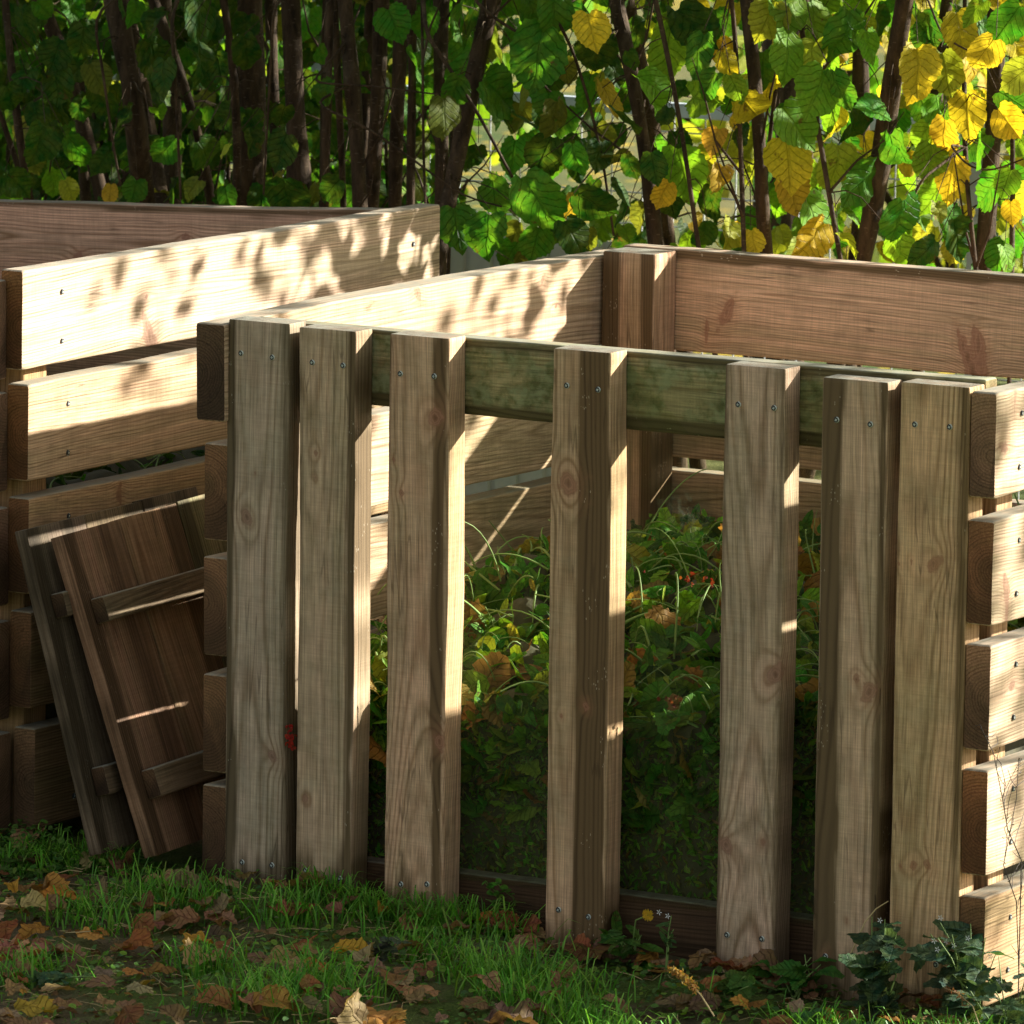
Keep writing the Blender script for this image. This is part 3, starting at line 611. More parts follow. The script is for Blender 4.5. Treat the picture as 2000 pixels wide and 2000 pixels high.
# filler leaves, further back, colour by place
for k in range(950):
    px, py = random.uniform(-150, 2150), random.uniform(-120, 560)
    if px < 800 and random.random() < .3: continue
    if 830 < px < 1000 and py > 180 and random.random() < .8: continue
    p = at(1, random.uniform(2.3, 3.2), px, py)
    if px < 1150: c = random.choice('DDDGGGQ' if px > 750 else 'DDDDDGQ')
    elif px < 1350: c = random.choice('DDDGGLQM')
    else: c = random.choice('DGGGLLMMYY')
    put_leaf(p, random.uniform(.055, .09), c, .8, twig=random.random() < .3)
# crown above the frame: thins the sunlight into dapples
def lit_hit(p):           # where the shadow of p falls on the two sunlit walls
    out = []
    for X0 in (-.49, 0., 1.68):
        if p[0] > X0:
            t = (p[0]-X0)/sdir[0]; out.append((X0, p[1]-t*sdir[1], p[2]-t*sdir[2]))
    return out
def keep(p):
    for (X0, y, z) in lit_hit(p):
        if X0 == -.49 and -.1 < y < .30 and .7 < z < 1.25: return random.random() < .05
        if X0 == -.49 and .30 < y < .75 and .7 < z < 1.25: return random.random() < .45
        if X0 == 0. and .1 < y < .62 and .3 < z < 1.2: return random.random() < .38
        if X0 == 0. and .62 < y < 1.2 and .3 < z < 1.2: return random.random() < .6
        if X0 == 1.68 and -.1 < y < .5 and -.1 < z < 1.2: return random.random() < (.75 if z < .35 else .55)
    if True:
        # post sides lit between .4 and .95 at y=0
        t = p[1]/sdir[1]; x = p[0]-t*sdir[0]; z = p[2]-t*sdir[2]
        if -.1 < x < 1.5 and .35 < z < 1.15: return random.random() < .12
    return True
for k in range(3400):
    p = V(random.uniform(-2.5, 5.0), random.uniform(1.8, 3.3), 0)
    zmin = 1.62+.0*p[0]+(.1 if p[0] > 0 else 0); p[2] = zmin+.12+abs(rng.normal())*.75
    if p[2] > 3.6 or not keep(p): continue
    sz = .62 if any((X0 < .1 and -.2 < y < 1.6 and z < 1.3) or (X0 > 1. and -.2 < y < .6 and z < 1.3) for (X0, y, z) in lit_hit(p)) else 1.
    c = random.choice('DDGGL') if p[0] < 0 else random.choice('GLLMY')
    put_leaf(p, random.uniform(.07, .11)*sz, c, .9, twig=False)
for S, pth, r0 in ((S4, [(690, 200), (850, 430), (1010, 690), (1110, 880), (1220, 1080)], .0055), (S4, [(960, 0), (1120, 130), (1290, 225), (1420, 330)], .005), (S4, [(20, 480), (380, 500), (770, 550)], .003),
                   (S4, [(30, 600), (350, 740), (620, 930), (900, 1140), (1130, 1200)], .0035), (S4, [(1400, 60), (1520, 220), (1640, 600), (1720, 950), (1780, 1370)], .0045), (S3, [(530, 80), (590, 360), (650, 800), (700, 1080)], .0045), (S3, [(990, 80), (1020, 500), (1050, 1160)], .005), (S3, [(1590, 0), (1570, 400), (1530, 1130)], .004), (S5, [(1520, 180), (1650, 260), (1840, 285)], .003), (S5, [(1560, 730), (1650, 840), (1760, 865), (1930, 800)], .003), (S5, [(1420, 900), (1340, 1060), (1270, 1210)], .0035)):
    P = [at(1, 2.0+.02*i, *S(*q)) for i, q in enumerate(pth)]; ti = nearest(P[0]); st_ = roots[ti][1][np.argmin(np.linalg.norm(roots[ti][1]-P[0]-V(0, 0, .1), axis=1))]
    P = np.array([st_]+P); t = np.concatenate(([0], np.cumsum(np.linalg.norm(np.diff(P, axis=0), axis=1)))); tt = np.linspace(0, t[-1], 22); q = np.stack([np.interp(tt, t, P[:, k]) for k in range(3)], -1)
    for _ in range(2): q[1:-1] = .25*q[:-2]+.5*q[1:-1]+.25*q[2:]
    trunks[ti].append((q, np.linspace(r0, r0*.6, 22)))
for (root, pp, lv, tw), tk in zip(roots, trunks):
    for j in range(5):
        q = pp[random.randint(4, 22)]; d = V(rng.normal()*.5, rng.normal()*.3, random.uniform(.3, 1)); d /= np.linalg.norm(d); ln = random.uniform(.12, .4)
        tk.append((np.array([q, q+d*ln*.4+rnd()*.008, q+d*ln*.75+V(0, 0, .02), q+d*ln+V(0, 0, .05)]), np.array([.0034, .0026, .0019, .001])))
    link('trunk', tubes_mesh('trunk', tk+tw, BARK, 12), root)
    if lv.v: link('crown', lv.mesh('crown', LEAF), root)
# long drooping bare twigs crossing in front of the trunks
# ------------------------------------------------------------------ things beyond the hedge
fy = 3.9
zt = at(1, fy, 1000, 207)[2]
fence = empty('wire_fence', (0, fy, 0), 'grey welded wire mesh fence with pale top rail behind the hazel hedge', 'fence')
it = []
for i in range(101): x = -4.6+i*.09; it.append((np.array([(x, fy, 0), (x, fy, zt)]), .0022))
for j in range(int(zt/.08)): it.append((np.array([(-4.6, fy+.004, zt-.08*j-.04), (4.5, fy+.004, zt-.08*j-.04)]), .0022))
link('wire_mesh', tubes_mesh('wire_mesh', it, GALV, 5), fence)
def box(x0, x1, y0, y1, z0, z1):
    return [(x, y, z) for z in (z0, z1) for y in (y0, y1) for x in (x0, x1)], [(0, 2, 3, 1), (4, 5, 7, 6), (0, 1, 5, 4), (2, 6, 7, 3), (0, 4, 6, 2), (1, 3, 7, 5)]
def rbox(name, parent, dims, mat, bev=.006):
    import bmesh
    v, f = box(*dims); me = mesh(name, v, f, mat); bm = bmesh.new(); bm.from_mesh(me); bmesh.ops.recalc_face_normals(bm, faces=bm.faces[:])
    bmesh.ops.bevel(bm, geom=bm.edges[:], offset=bev, segments=2, affect='EDGES'); bm.to_mesh(me); bm.free(); return link(name, me, parent)
rbox('top_rail', fence, (-4.7, 4.6, fy-.02, fy+.02, zt, zt+.035), TIN)
for px in (612, 1900, 100):
    x = at(1, fy, px, 300)[0]; rbox('fence_post', fence, (x-.02, x+.02, fy+.012, fy+.052, 0, zt+.5 if px == 612 else zt+.05), GALV)
# corrugated sheet low behind the bins
cy = 3.2; a0, a1 = at(1, cy, 845, 470), at(1, cy, 1260, 470); ztop = at(1, cy, 930, 452)[2]
xs = np.linspace(a0[0], a1[0], 160); v = []; f = []
for t in (0, .004):
    for z in (0, ztop):
        for x in xs: v.append((x, cy+t+.008*(1 if math.sin((x-a0[0])*2*math.pi/.078) > .85 else 0), z+.05*0))
n = len(xs)
for i in range(n-1): f += [(i, i+1, n+i+1, n+i), (2*n+i, 3*n+i, 3*n+i+1, 2*n+i+1), (n+i, n+i+1, 3*n+i+1, 3*n+i)]
tag(link('corrugated_sheet', mesh('corrugated_sheet', v, f, TIN)), 'pale blue grey corrugated sheet standing low behind the gap between the bins', 'metal sheet')
# bushes beyond the fence
bushes = [(-3.2, 9.5, 1.3, 'M', 'yellow green bush beyond the fence behind the centre of the hedge'), (-1.2, 8.0, 1.1, 'Y', 'bright yellow bush seen through the wire mesh above the corner post'),
          (1.2, 8.6, 1.3, 'Y', 'yellow leaved bush beyond the fence at the right side'), (-6.5, 10.5, 1.5, 'L', 'light green bush beyond the fence behind the left trunks'), (-4.6, 6.6, .8, 'G', 'low green bush beyond the fence on the left'), (.2, 13, 1.8, 'L', 'farthest pale green bush beyond the yellow ones')]
for (bx, by, br, bc, lab) in bushes:
    root = empty('background_bush', (bx, by, 0), lab, 'bush', 'bushes beyond the wire fence'); L = Leaves(); tw = []
    for s in range(7):
        e = V(bx+rng.normal()*br*.4, by+rng.normal()*br*.4, br*random.uniform(.7, 1.3)); tw.append((np.array([(bx, by, 0), (V(bx, by, 0)+e)/2+rnd()*.05, e]), np.array([.02, .012, .005])))
    for k in range(900):
        d = rnd(); d /= np.linalg.norm(d); rr = br*random.random()**.4*(1+.25*math.sin(d[0]*5+bx)*math.cos(d[2]*6)); p = V(bx, by, br*.75)+d*rr*V(1, 1, .85)
        if p[2] < .03: continue
        L.add(p, V(0, 0, -1)+rnd()*.6, toCam(p)+rnd()*.9, random.uniform(.07, .12), jit(COL[random.choice([bc, bc, bc, 'L', 'M'])], .3), 'small', .3)
    link('foliage', L.mesh('foliage', FARLEAF), root); link('branches', tubes_mesh('branches', tw, BARK, 6), root)
for (sx0, lab) in ((-40, 'added dark shrub mass at the far left picture edge'), (210, 'added dark shrub behind the leaning dark trunk on the left'), (450, 'added dark shrub behind the broad black trunk'), (660, 'added dark shrub behind the first stems right of the grey post'), (90, 'added dark shrub mass behind the leftmost hazel stems'), (330, 'added dark shrub behind the mottled grey trunk'), (740, 'added dark shrub behind the silvery trunk bundle')):  # shrubs added to darken the bright gaps between the left stems
    q = at(1, 3.5, sx0, 300); root = empty('added_dark_shrub', (q[0], 3.5, 0), lab, 'shrub', 'shrubs added before the wire fence to darken the gaps'); L = Leaves(); tw = []
    for s_ in range(6):
        e = V(q[0]+rng.normal()*.15, 3.5+rng.normal()*.06, random.uniform(.9, 1.4)); tw.append((np.array([(q[0]+s_*.03-.08, 3.5, 0), (V(q[0], 3.5, 0)+e)/2+rnd()*.02, e]), np.array([.012, .009, .004])))
    for k in range(430):
        p = V(q[0]+rng.normal()*.16, 3.5+rng.normal()*.1, random.uniform(.4, 1.75)); L.add(p, V(0, 0, -1)+rnd()*.6, toCam(p)+rnd()*.8, random.uniform(.04, .075), jit(COL[random.choice('DDDDG')], .3), 'hazel', .3)
    link('foliage', L.mesh('foliage', LEAF), root); link('branches', tubes_mesh('branches', tw, BARK, 6), root)
# taller trees added, crowns out of view, to shade the left part of the hedge
def shade_tree(x, y, lab, zr, rx, n, cols):
    root = empty('added_shade_tree', (x, y, 0), lab, 'tree'); L = Leaves(); tw = []
    pts = np.array([(x, y, -.05), (x+.05, y, 1.2), (x, y+.05, 2.4), (x+.1, y, 3.6)]); tw.append((pts, np.array([.09, .075, .06, .03])))
    for s in range(9):
        b = pts[2]+V(0, 0, random.uniform(-.6, .8)); e = b+V(rng.normal()*rx*.5, rng.normal()*.4, random.uniform(.2, .9)); tw.append((np.array([b, (b+e)/2+V(0, 0, .06), e]), np.array([.03, .02, .008])))
    for k in range(n):
        p = V(x+rng.normal()*rx*.5, y+rng.normal()*.45, random.uniform(*zr)); L.add(p, V(0, 0, -1)+rnd()*.5, sdir+rnd()*.7, random.uniform(.09, .13), jit(COL[random.choice(cols)]), 'hazel', .3)
    link('crown', L.mesh('crown', LEAF), root); link('trunk', tubes_mesh('trunk', tw, BARK, 10), root)
shade_tree(.35, 4.7, 'taller tree added just beyond the wire fence left of centre to shade the hedge', (1.75, 4.0), 1.3, 820, 'DDG')
shade_tree(-1.6, 5.2, 'taller tree added beyond the wire fence at the left to shade the hedge', (1.8, 3.8), 1.4, 700, 'DDG')

def added_dapple_tree():  # added out-of-view tree, its leaves placed to dapple the right wall
    root = empty('hazel_tree', (3.6, 2.7, 0), 'unseen hazel tree added outside the picture to the right, dappling the right wall', 'hazel tree', HG); L = Leaves(); tw = [(np.array([(3.6, 2.7, -.03), (3.65, 2.7, .9), (3.55, 2.65, 1.8), (3.7, 2.7, 2.7)]), np.array([.035, .03, .022, .01]))]
    for k in range(10):
        b = V(3.6, 2.7, random.uniform(.8, 2.2)); e = b+V(rng.normal()*.35, rng.normal()*.15, random.uniform(.1, .6)); tw.append((np.array([b, (b+e)/2+V(0, 0, .04), e]), np.array([.010, .007, .003])))
    for k in range(330):
        y, z = random.uniform(-.15, .7), random.uniform(-.15, 1.2)
        if z > .25 and math.sin(y*17+z*6)+.5*math.sin(z*11-y*5) > .1: continue
        t = random.uniform(2.9, 3.9); p = V(1.68, y, z)+sdir*t
        L.add(p, V(0, 0, -1)+rnd()*.5, sdir+rnd()*.8, random.uniform(.04, .075), jit(COL[random.choice('GLM')]), 'hazel', .4)
    link('crown', L.mesh('crown', LEAF), root); link('trunk', tubes_mesh('trunk', tw, BARK, 8), root)
added_dapple_tree()

# ------------------------------------------------------------------ compost inside the bins
def heap(name, label, x0, x1, y0, y1, hf, nleaf, nstem, cols):
    xs = np.linspace(x0, x1, 60); ys = np.linspace(y0, y1, 60); X, Y = np.meshgrid(xs, ys)
    Z = hf(X, Y)+.02*np.sin(X*31+Y*17)+.02*np.sin(X*13-Y*29)
    v = np.stack([X, Y, Z], -1).reshape(-1, 3); idx = np.arange(3600).reshape(60, 60); q = np.stack([idx[:-1, :-1], idx[:-1, 1:], idx[1:, 1:], idx[1:, :-1]], -1).reshape(-1, 4)
    # skirt down to the ground on every side
    nv = len(v); rim = list(idx[0])+list(idx[1:, -1])+list(idx[-1, ::-1][1:])+list(idx[::-1, 0][1:-1]); low = v[rim].copy(); low[:, 2] = 0.02
    v = np.vstack([v, low]); m = len(rim); q = np.vstack([q, [[rim[i], nv+i, nv+(i+1) % m, rim[(i+1) % m]] for i in range(m)]])
    root = fast_mesh(name, v, q.ravel(), np.full(len(q), 4), simple('rotting_mulch', (.06, .055, .022), .9, 0, 60, .6, 1.))
    o = tag(link(name, root), label, 'compost', kind='stuff')
    L = Leaves(); T = []
    for k in range(nleaf):
        x, y = random.uniform(x0, x1), y0+(y1-y0)*random.random()**1.5
        if k % 3 == 0: y = y0+random.random()*.03; z = random.uniform(.55, 1)*hf(x, y)
        else: z = hf(x, y)+random.uniform(-.01, .05)
        r = random.random(); c = COL[random.choice(cols)]; kd = 'lance' if r < .6 else ('toothed' if r < .75 else 'small'); s = random.uniform(.03, .085)
        if r > .95: c = random.choice([(.30, .14, .04), (.22, .12, .05), (.34, .20, .06)]); kd = 'dry'; s = random.uniform(.05, .10)
        L.add(V(x, y, z), rnd(), V(.2, -.8, .8)+rnd()*.7, s, jit(c, .35), kd, .6)
    for k in range(nstem):
        x, y = random.uniform(x0, x1), random.uniform(y0, y0+.8*(y1-y0)); z = hf(x, y)+random.uniform(0, .04); d = rnd(); d[2] = d[2]*.35; d /= np.linalg.norm(d); ln = random.uniform(.06, .20)
        if k % 4 == 0: y = y0+.015; z = random.uniform(.4, .98)*hf(x, y); d[1] = abs(d[1])*.1
        a = V(x, y, z); b = a+d*ln; b[0] = min(max(b[0], x0), x1); b[1] = max(b[1], y0); ct = (a+b)/2+V(0, 0, random.uniform(0, .09))+rnd()*.02; ct[1] = max(ct[1], y0); u_ = np.linspace(0, 1, 9)[:, None]; T.append(((1-u_)**2*a+2*u_*(1-u_)*ct+u_**2*b, np.linspace(1, .5, 9)*random.uniform(.0010, .0034)))
    for k in range(nleaf*4):                      # matted clippings pressed against the front
        x = random.uniform(x0, x1); y = y0-.004+random.random()*.012; z = random.uniform(.03, 1.)*float(hf(x, y)); d = rnd()*V(1, .15, 1)
        L.add(V(x, y, z), d, V(0, -1, .3)+rnd()*.4, random.uniform(.008, .024), jit(random.choice([(.09, .26, .03), (.14, .34, .05), (.22, .36, .07), (.19, .14, .06)]), .4), 'lance', .6)
    link('leaves', L.mesh('leaves', WEED), o); link('stalks', tubes_mesh('stalks', T, GSTEM, 6), o)
    return o, L
def hmid(x, y): return .36+.20*np.clip((y-.13)/.6, 0, 1)+.10*np.clip((np.asarray(x)-.9)/.5, 0, 1)-.10*np.clip((.25-np.asarray(x))/.2, 0, 1)
heap('compost_heap', 'green weeds, stalks and brown leaves heaped inside the middle bin', .012, 1.60, .125, 1.36, hmid, 5200, 750, 'GGLLDGGLM')
def hleft(x, y): return .70+.04*np.sin(np.asarray(x)*4)
heap('compost_heap', 'dark green garden waste inside the left bin, seen between its side planks', -2.0, -.53, .15, 1.43, hleft, 900, 120, 'DDGGQ')
# red flower heads thrown on the heap
def petals(name, label, c, n, spread, cols, parentname=None, size=.012):
    L = Leaves()
    for k in range(n): L.add(V(*c)+rnd()*V(*spread), rnd(), V(0, -1, .4)+rnd()*.6, size*random.uniform(.7, 1.3), jit(cols), 'small', .8)
    return tag(link(name, L.mesh(name, WEED)), label, 'flower')
petals('wilted_flower', 'wilted red blossoms on the compost behind the pane left of the fifth slat', at(1, .45, 1355, 1133), 16, (.03, .01, .006), (.22, .02, .02), size=.009)
petals('wilted_flower', 'red leaf scraps on the compost low behind the pane, right of the fourth slat', at(1, .12, 1315, 1362), 9, (.015, .004, .008), (.2, .02, .025), size=.009)
petals('wilted_flower', 'bright red berries and blossom caught in the gap between first and second slat', at(1, -.008, 566, 1440), 26, (.005, .004, .016), (.38, .012, .02), size=.010)
# orange leaves lying against the pane
# ------------------------------------------------------------------ grass and low weeds
def grass():
    V0 = []; F = []; Cc = []; k = 0
    clumps = [(*at(2, 0, px, py)[:2], r) for px, py, r in ((880, 1790, .17), (700, 1760, .12), (1000, 1890, .16), (560, 1800, .1), (330, 1760, .12), (250, 1680, .1), (620, 1930, .12), (820, 1850, .08), (500, 1960, .12), (400, 1880, .08), (180, 1800, .1), (1150, 1960, .1), (1060, 1930, .12), (1250, 1990, .1), (1850, 1990, .1), (60, 1700, .1), (1600, 1960, .1), (60, 1900, .1))]
    n = 0
    vs = []; fs = []; cs = []
    def blade(x, y, h, lean, wd, col):
        nonlocal k
        z = float(gh(x, y)); d = rng.normal(size=2); d /= np.linalg.norm(d)+1e-9; s = V(-d[1], d[0], 0)*wd; dd = V(d[0], d[1], 0)
        b = V(x, y, z-.004); m1 = b+V(0, 0, h*.45)+dd*h*lean*.25; m2 = b+V(0, 0, h*.8)+dd*h*lean*.65; t = b+V(0, 0, h*(1-.35*lean))+dd*h*lean*1.15
        vs.extend([b-s, b+s, m1-s*.9, m1+s*.9, m2-s*.6, m2+s*.6, t]); fs.extend([(k, k+1, k+3, k+2), (k+2, k+3, k+5, k+4), (k+4, k+5, k+6)]); cs.extend([(*col, 1)]*7); k += 7
    for i in range(6500):
        x, y = random.uniform(-1.7, 2.6), random.uniform(-2.2, .02)
        dn = math.sin(x*4.3+1)*math.cos(y*5.1+x*2)+.5*math.sin(x*11+y*7)
        if dn < .25 and random.random() < .8: continue
        if y > -.3 and random.random() < .78: continue
        c = random.choice([(.09, .22, .025), (.07, .17, .02), (.14, .25, .035), (.22, .30, .06)]); 
        if random.random() < .07: c = (.30, .24, .09)
        blade(x, y, random.uniform(.008, .030), random.uniform(.2, 1.1), random.uniform(.0008, .0018), jit(c, .25))
    for (cx, cy_, r) in clumps:
        for i in range(int(260*(r/.12)**2)):
            x, y = cx+rng.normal()*r*.55, cy_+rng.normal()*r*.45
            if y > -.01: y = -.01-random.random()*.05
            c = random.choice([(.10, .32, .016), (.15, .40, .025), (.22, .45, .05), (.08, .25, .018)])
            blade(x, y, random.uniform(.03, .095), random.uniform(.2, 1.2), random.uniform(.0011, .0024), jit(c, .25))
    me = bpy.data.meshes.new('grass'); me.from_pydata([tuple(v) for v in vs], [], fs); me.materials.append(GRASS); fattr(me, 'leaf_col', 'FLOAT_COLOR', cs)
    tag(link('grass', me), 'short green grass and tufts in front of the bins', 'grass', kind='stuff')
grass()
def cover():
    L = Leaves(); T = []
    for k in range(22000):
        x, y = random.uniform(-1.7, 2.6), random.uniform(-2.0, .0)
        dn = math.sin(x*3.1+2)*math.cos(y*4.1-x*3)+.6*math.sin(x*9-y*8)
        if dn < -.2 and random.random() < .8: continue
        h = random.uniform(.004, .03); c = random.choice([(.12, .28, .04), (.10, .24, .05), (.19, .34, .05), (.10, .21, .07)])
        L.add(V(x, y, float(gh(x, y))+h), rnd()*V(1, 1, .2), V(0, -.3, 1)+rnd()*.35, random.uniform(.007, .017), jit(c), 'small', .4)
    # taller clover by the left bin
    for k in range(1500):
        q = at(2, 0, random.uniform(-20, 140), random.uniform(1600, 1720)); x, y = q[0]+rng.normal()*.03, min(q[1]+rng.normal()*.02, -.0)
        L.add(V(x, y, float(gh(x, y))+abs(rng.normal())*.035), rnd()*V(1, 1, .3), V(0, -.4, 1)+rnd()*.4, random.uniform(.008, .018), jit((.05, .15, .025)), 'small', .4)
    tag(link('clover', L.mesh('clover', WEED)), 'low clover and tiny leaved ground cover between the grass', 'ground cover', kind='stuff')
    K = Leaves()
    for k in range(7000):
        x, y = random.uniform(-1.7, 2.6), random.uniform(-2.0, -.005)
        K.add(V(x, y, float(gh(x, y))+random.uniform(.001, .012)), rnd()*V(1, 1, .3), V(0, -.3, 1)+rnd()*.5, random.uniform(.005, .022), jit(random.choice([(.20, .11, .055), (.13, .07, .04), (.28, .18, .09), (.09, .055, .03), (.30, .16, .04)]), .35), random.choice(['small', 'lance']), .9)
    tag(link('leaf_crumbs', K.mesh('leaf_crumbs', DRY)), 'brown crumbs and torn bits of old leaves over the soil', 'leaf litter', kind='stuff')
    # litter: dry straws and crumbs
    for k in range(1500):
        x, y = random.uniform(-1.5, 2.4), random.uniform(-1.9, -.01); z = float(gh(x, y))+random.uniform(.003, .02); d = rnd()*V(1, 1, .12); d /= np.linalg.norm(d); ln = random.uniform(.02, .10); a = V(x, y, z)
        T.append((np.array([a, a+d*ln*.5+rnd()*.004, a+d*ln]), random.uniform(.0004, .0011)))
    tag(link('straw_litter', tubes_mesh('straw_litter', T, STRAW, 4)), 'dry straws and stalk bits scattered over the soil', 'litter', kind='stuff')
cover()

# ------------------------------------------------------------------ fallen leaves, one object each
FC = {'O': ((.44, .19, .045), 'orange'), 'B': ((.25, .135, .075), 'brown'), 'T': ((.40, .25, .135), 'tan'), 'Y': ((.50, .34, .035), 'yellow'), 'R': ((.26, .085, .04), 'reddish brown'), 'P': ((.12, .055, .045), 'dark purple brown')}
Z8 = lambda x, y: (x*.4141, 1600+y*.4141)
Z9 = lambda x, y: (700+x*.3623, 1550+y*.3623)
Z10 = lambda x, y: (1400+x*.3623, 1300+y*.3623)
fl = [(Z8(80,115),170,'O'),(Z8(200,160),190,'B'),(Z8(470,210),170,'T'),(Z8(15,265),60,'R'),(Z8(60,365),120,'Y'),(Z8(225,370),110,'O'),(Z8(310,410),200,'O'),(Z8(440,400),150,'B'),(Z8(250,450),120,'B'),(Z8(660,480),130,'R'),(Z8(740,420),100,'O'),(Z8(850,330),180,'B'),(Z8(900,240),110,'T'),(Z8(850,460),150,'B'),(Z8(1035,440),180,'T'),(Z8(930,570),150,'O'),(Z8(1060,585),120,'R'),(Z8(700,560),130,'B'),(Z8(430,545),120,'O'),(Z8(950,640),180,'T'),(Z8(750,700),140,'O'),(Z8(130,640),220,'B'),(Z8(110,700),160,'O'),(Z8(310,640),140,'B'),(Z8(660,810),110,'T'),(Z8(1005,860),80,'T'),(Z8(1300,890),180,'O'),(Z8(1450,890),130,'B'),(Z8(1420,440),190,'R'),(Z8(1310,430),100,'B'),(Z8(1580,440),80,'B'),(Z8(1430,600),150,'R'),(Z8(1660,610),170,'Y'),(Z8(1480,740),130,'O'),(Z8(1650,880),190,'P'),(Z8(1830,910),180,'O'),(Z8(1870,750),150,'B'),(Z8(1650,945),190,'T'),(Z8(250,860),100,'Y'),(Z8(320,880),150,'B'),(Z8(170,920),170,'Y'),(Z8(500,860),110,'B'),(Z8(520,920),90,'B'),(Z8(270,820),130,'B'),(Z8(820,940),120,'B'),(Z8(930,790),60,'O'),(Z8(1060,820),90,'O'),(Z8(1640,520),100,'B'),(Z8(600,850),80,'B'),
 (Z9(1240,915),240,'R'),(Z9(1500,830),110,'B'),(Z9(1420,760),90,'T'),(Z9(1630,900),170,'R'),(Z9(1870,830),140,'O'),(Z9(1150,1010),170,'B'),(Z9(1110,1050),130,'T'),(Z9(330,1020),180,'T'),(Z9(200,970),150,'B'),(Z9(100,1190),230,'O'),(Z9(30,1150),130,'O'),(Z9(820,1150),220,'P'),(Z9(980,1190),150,'R'),(Z9(1050,1225),180,'B'),(Z9(1190,1210),80,'R'),(Z9(1360,1140),130,'T'),(Z9(770,690),140,'R'),(Z9(130,620),90,'O'),(Z9(1010,780),120,'B'),(Z9(1620,970),120,'B'),
 (Z10(60,1760),150,'B'),(Z10(210,1840),130,'O'),(Z10(140,1880),120,'O'),(Z10(680,1900),150,'Y'),(Z10(920,1890),150,'O'),(Z10(30,1640),110,'B'),(Z10(240,1640),90,'R'),(Z10(420,1870),110,'T'),(Z10(1100,1900),100,'B')]
xslat = [(a[0]+a[1])/2 for a in slats]; ordn = ['first', 'second', 'third', 'fourth', 'fifth', 'sixth', 'seventh']
recs = []
for (q, s, c) in fl:
    p = at(2, .012 if q[0] < 1100 else -.04, *q); s = s*.9*(.4141 if q[0] < 800 and s else .3623)/FPX*13.9*1.2
    recs.append((p, s, c))
for k in range(212):
    p = at(2, .012, 2040*random.random()**1.5-20, random.uniform(1690, 2060)); recs.append((p, random.uniform(.03, .075), random.choice('OBBTRBBRTPB')))
used = {}
for (p, s, c) in sorted(recs, key=lambda r: r[0][0]+r[0][1]*.6):
    if p[1] > -.015: p[1] = -.015-random.random()*.03
    col, nm = FC[c]; L = Leaves(); g = np.random.default_rng(int(abs(p[0]*9731)+abs(p[1]*7919)*3))
    tip = rnd()*V(1, 1, .15); nrm = V(0, -.35, 1)+rnd()*.3
    L.add(V(0, 0, 0), tip, nrm, s, jit(col, .3), 'dry', random.uniform(.4, 1.2), g=g)
    me = L.mesh('fallen_leaf', DRY); zmin = min(v.co.z for v in me.vertices)
    o = bpy.data.objects.new('fallen_leaf', me); C.objects.link(o); o.location = (p[0], p[1], float(gh(p[0], p[1]))-zmin*.85+.018)
    px = p[0]+ (p[1])*-.586; j = min(range(7), key=lambda i: abs(xslat[i]-px))
    if px < -.62: place = 'near the left picture edge' if p[1] < -.35 else 'in front of the left bin'
    elif px < -.1: place = 'well in front of the leaning panels' if p[1] < -.35 else 'close to the foot of the leaning panels'
    elif p[1] > -.22: place = 'at the foot of the %s slat' % ordn[j]
    elif p[1] > -.5: place = 'just in front of the %s slat' % ordn[j]
    else: place = 'near the lower edge below the %s slat' % ordn[j]
    size = 'large' if s > .06 else ('small' if s < .035 else 'middling'); key = (size, nm, place); used.setdefault(key, []).append(o)
num = [''] + [w_+' ' for w_ in 'second third fourth fifth sixth seventh eighth ninth tenth eleventh twelfth thirteenth fourteenth fifteenth sixteenth seventeenth eighteenth nineteenth twentieth'.split()]
for (size, nm, place), os_ in used.items():
    for i, o in enumerate(os_):
        pre = '' if len(os_) == 1 else (num[i] if i else 'leftmost ')
        tag(o, '%s%s %s leaf %s' % (pre, size, nm, place), 'leaf', 'fallen autumn leaves on the ground')

# ------------------------------------------------------------------ single plants
def plant(name, label, cat, base, n_st, hgt, leafn, lsize, kind, col, spread, flowers=None, stemmat=GSTEM, group=None, lean=(0, 0)):
    base = V(*base); base[2] = float(gh(base[0], base[1])); root = empty(name, tuple(base), label, cat, group); L = Leaves(); T = []; tips = []
    for s in range(n_st):
        d = V(rng.normal()*spread+lean[0], rng.normal()*spread*.6+lean[1], 1); h = hgt*random.uniform(.6, 1.05); tp = base+d*h; tp[1] = min(tp[1], -.012)
        m = base+(tp-base)*.5+V(rng.normal()*.01, 0, .01); pts = np.array([base+rnd()*.004*V(1, 1, 0), (base+m)/2, m, (m+tp)/2+rnd()*.003, tp]); T.append((pts, np.linspace(.0022, .0009, 5))); tips.append(tp)
        for k in range(leafn):
            t = random.uniform(.15, 1); q = V(*[np.interp(t*4, range(5), pts[:, i]) for i in range(3)]); dr = rnd()*V(1, .7, .25)+V(0, -.2, .05); dr /= np.linalg.norm(dr)
            L.add(q, dr, V(0, -.5, 1)+rnd()*.35, lsize*random.uniform(.55, 1.1), jit(col, .25), kind, .4, base=True)
    link('stem', tubes_mesh('stem', T, stemmat, 6), root)
    if leafn: link('foliage', L.mesh('foliage', WEED), root)
    if flowers:
        for k in range(flowers[0]):
            tp = random.choice(tips)+rnd()*V(.02, .01, .012); F = Leaves()
            for j in range(5):
                a = j*2*math.pi/5; F.add(tp+V(math.cos(a)*.0035, 0, math.sin(a)*.0035), V(math.cos(a), -.2, math.sin(a)), V(0, -1, .2), .0055, (.8, .8, .78), 'lance', .3)
            link('flower', F.mesh('flower', flowers[1]), root)
    return root
gp = lambda x, y: at(2, -.01, x, y)
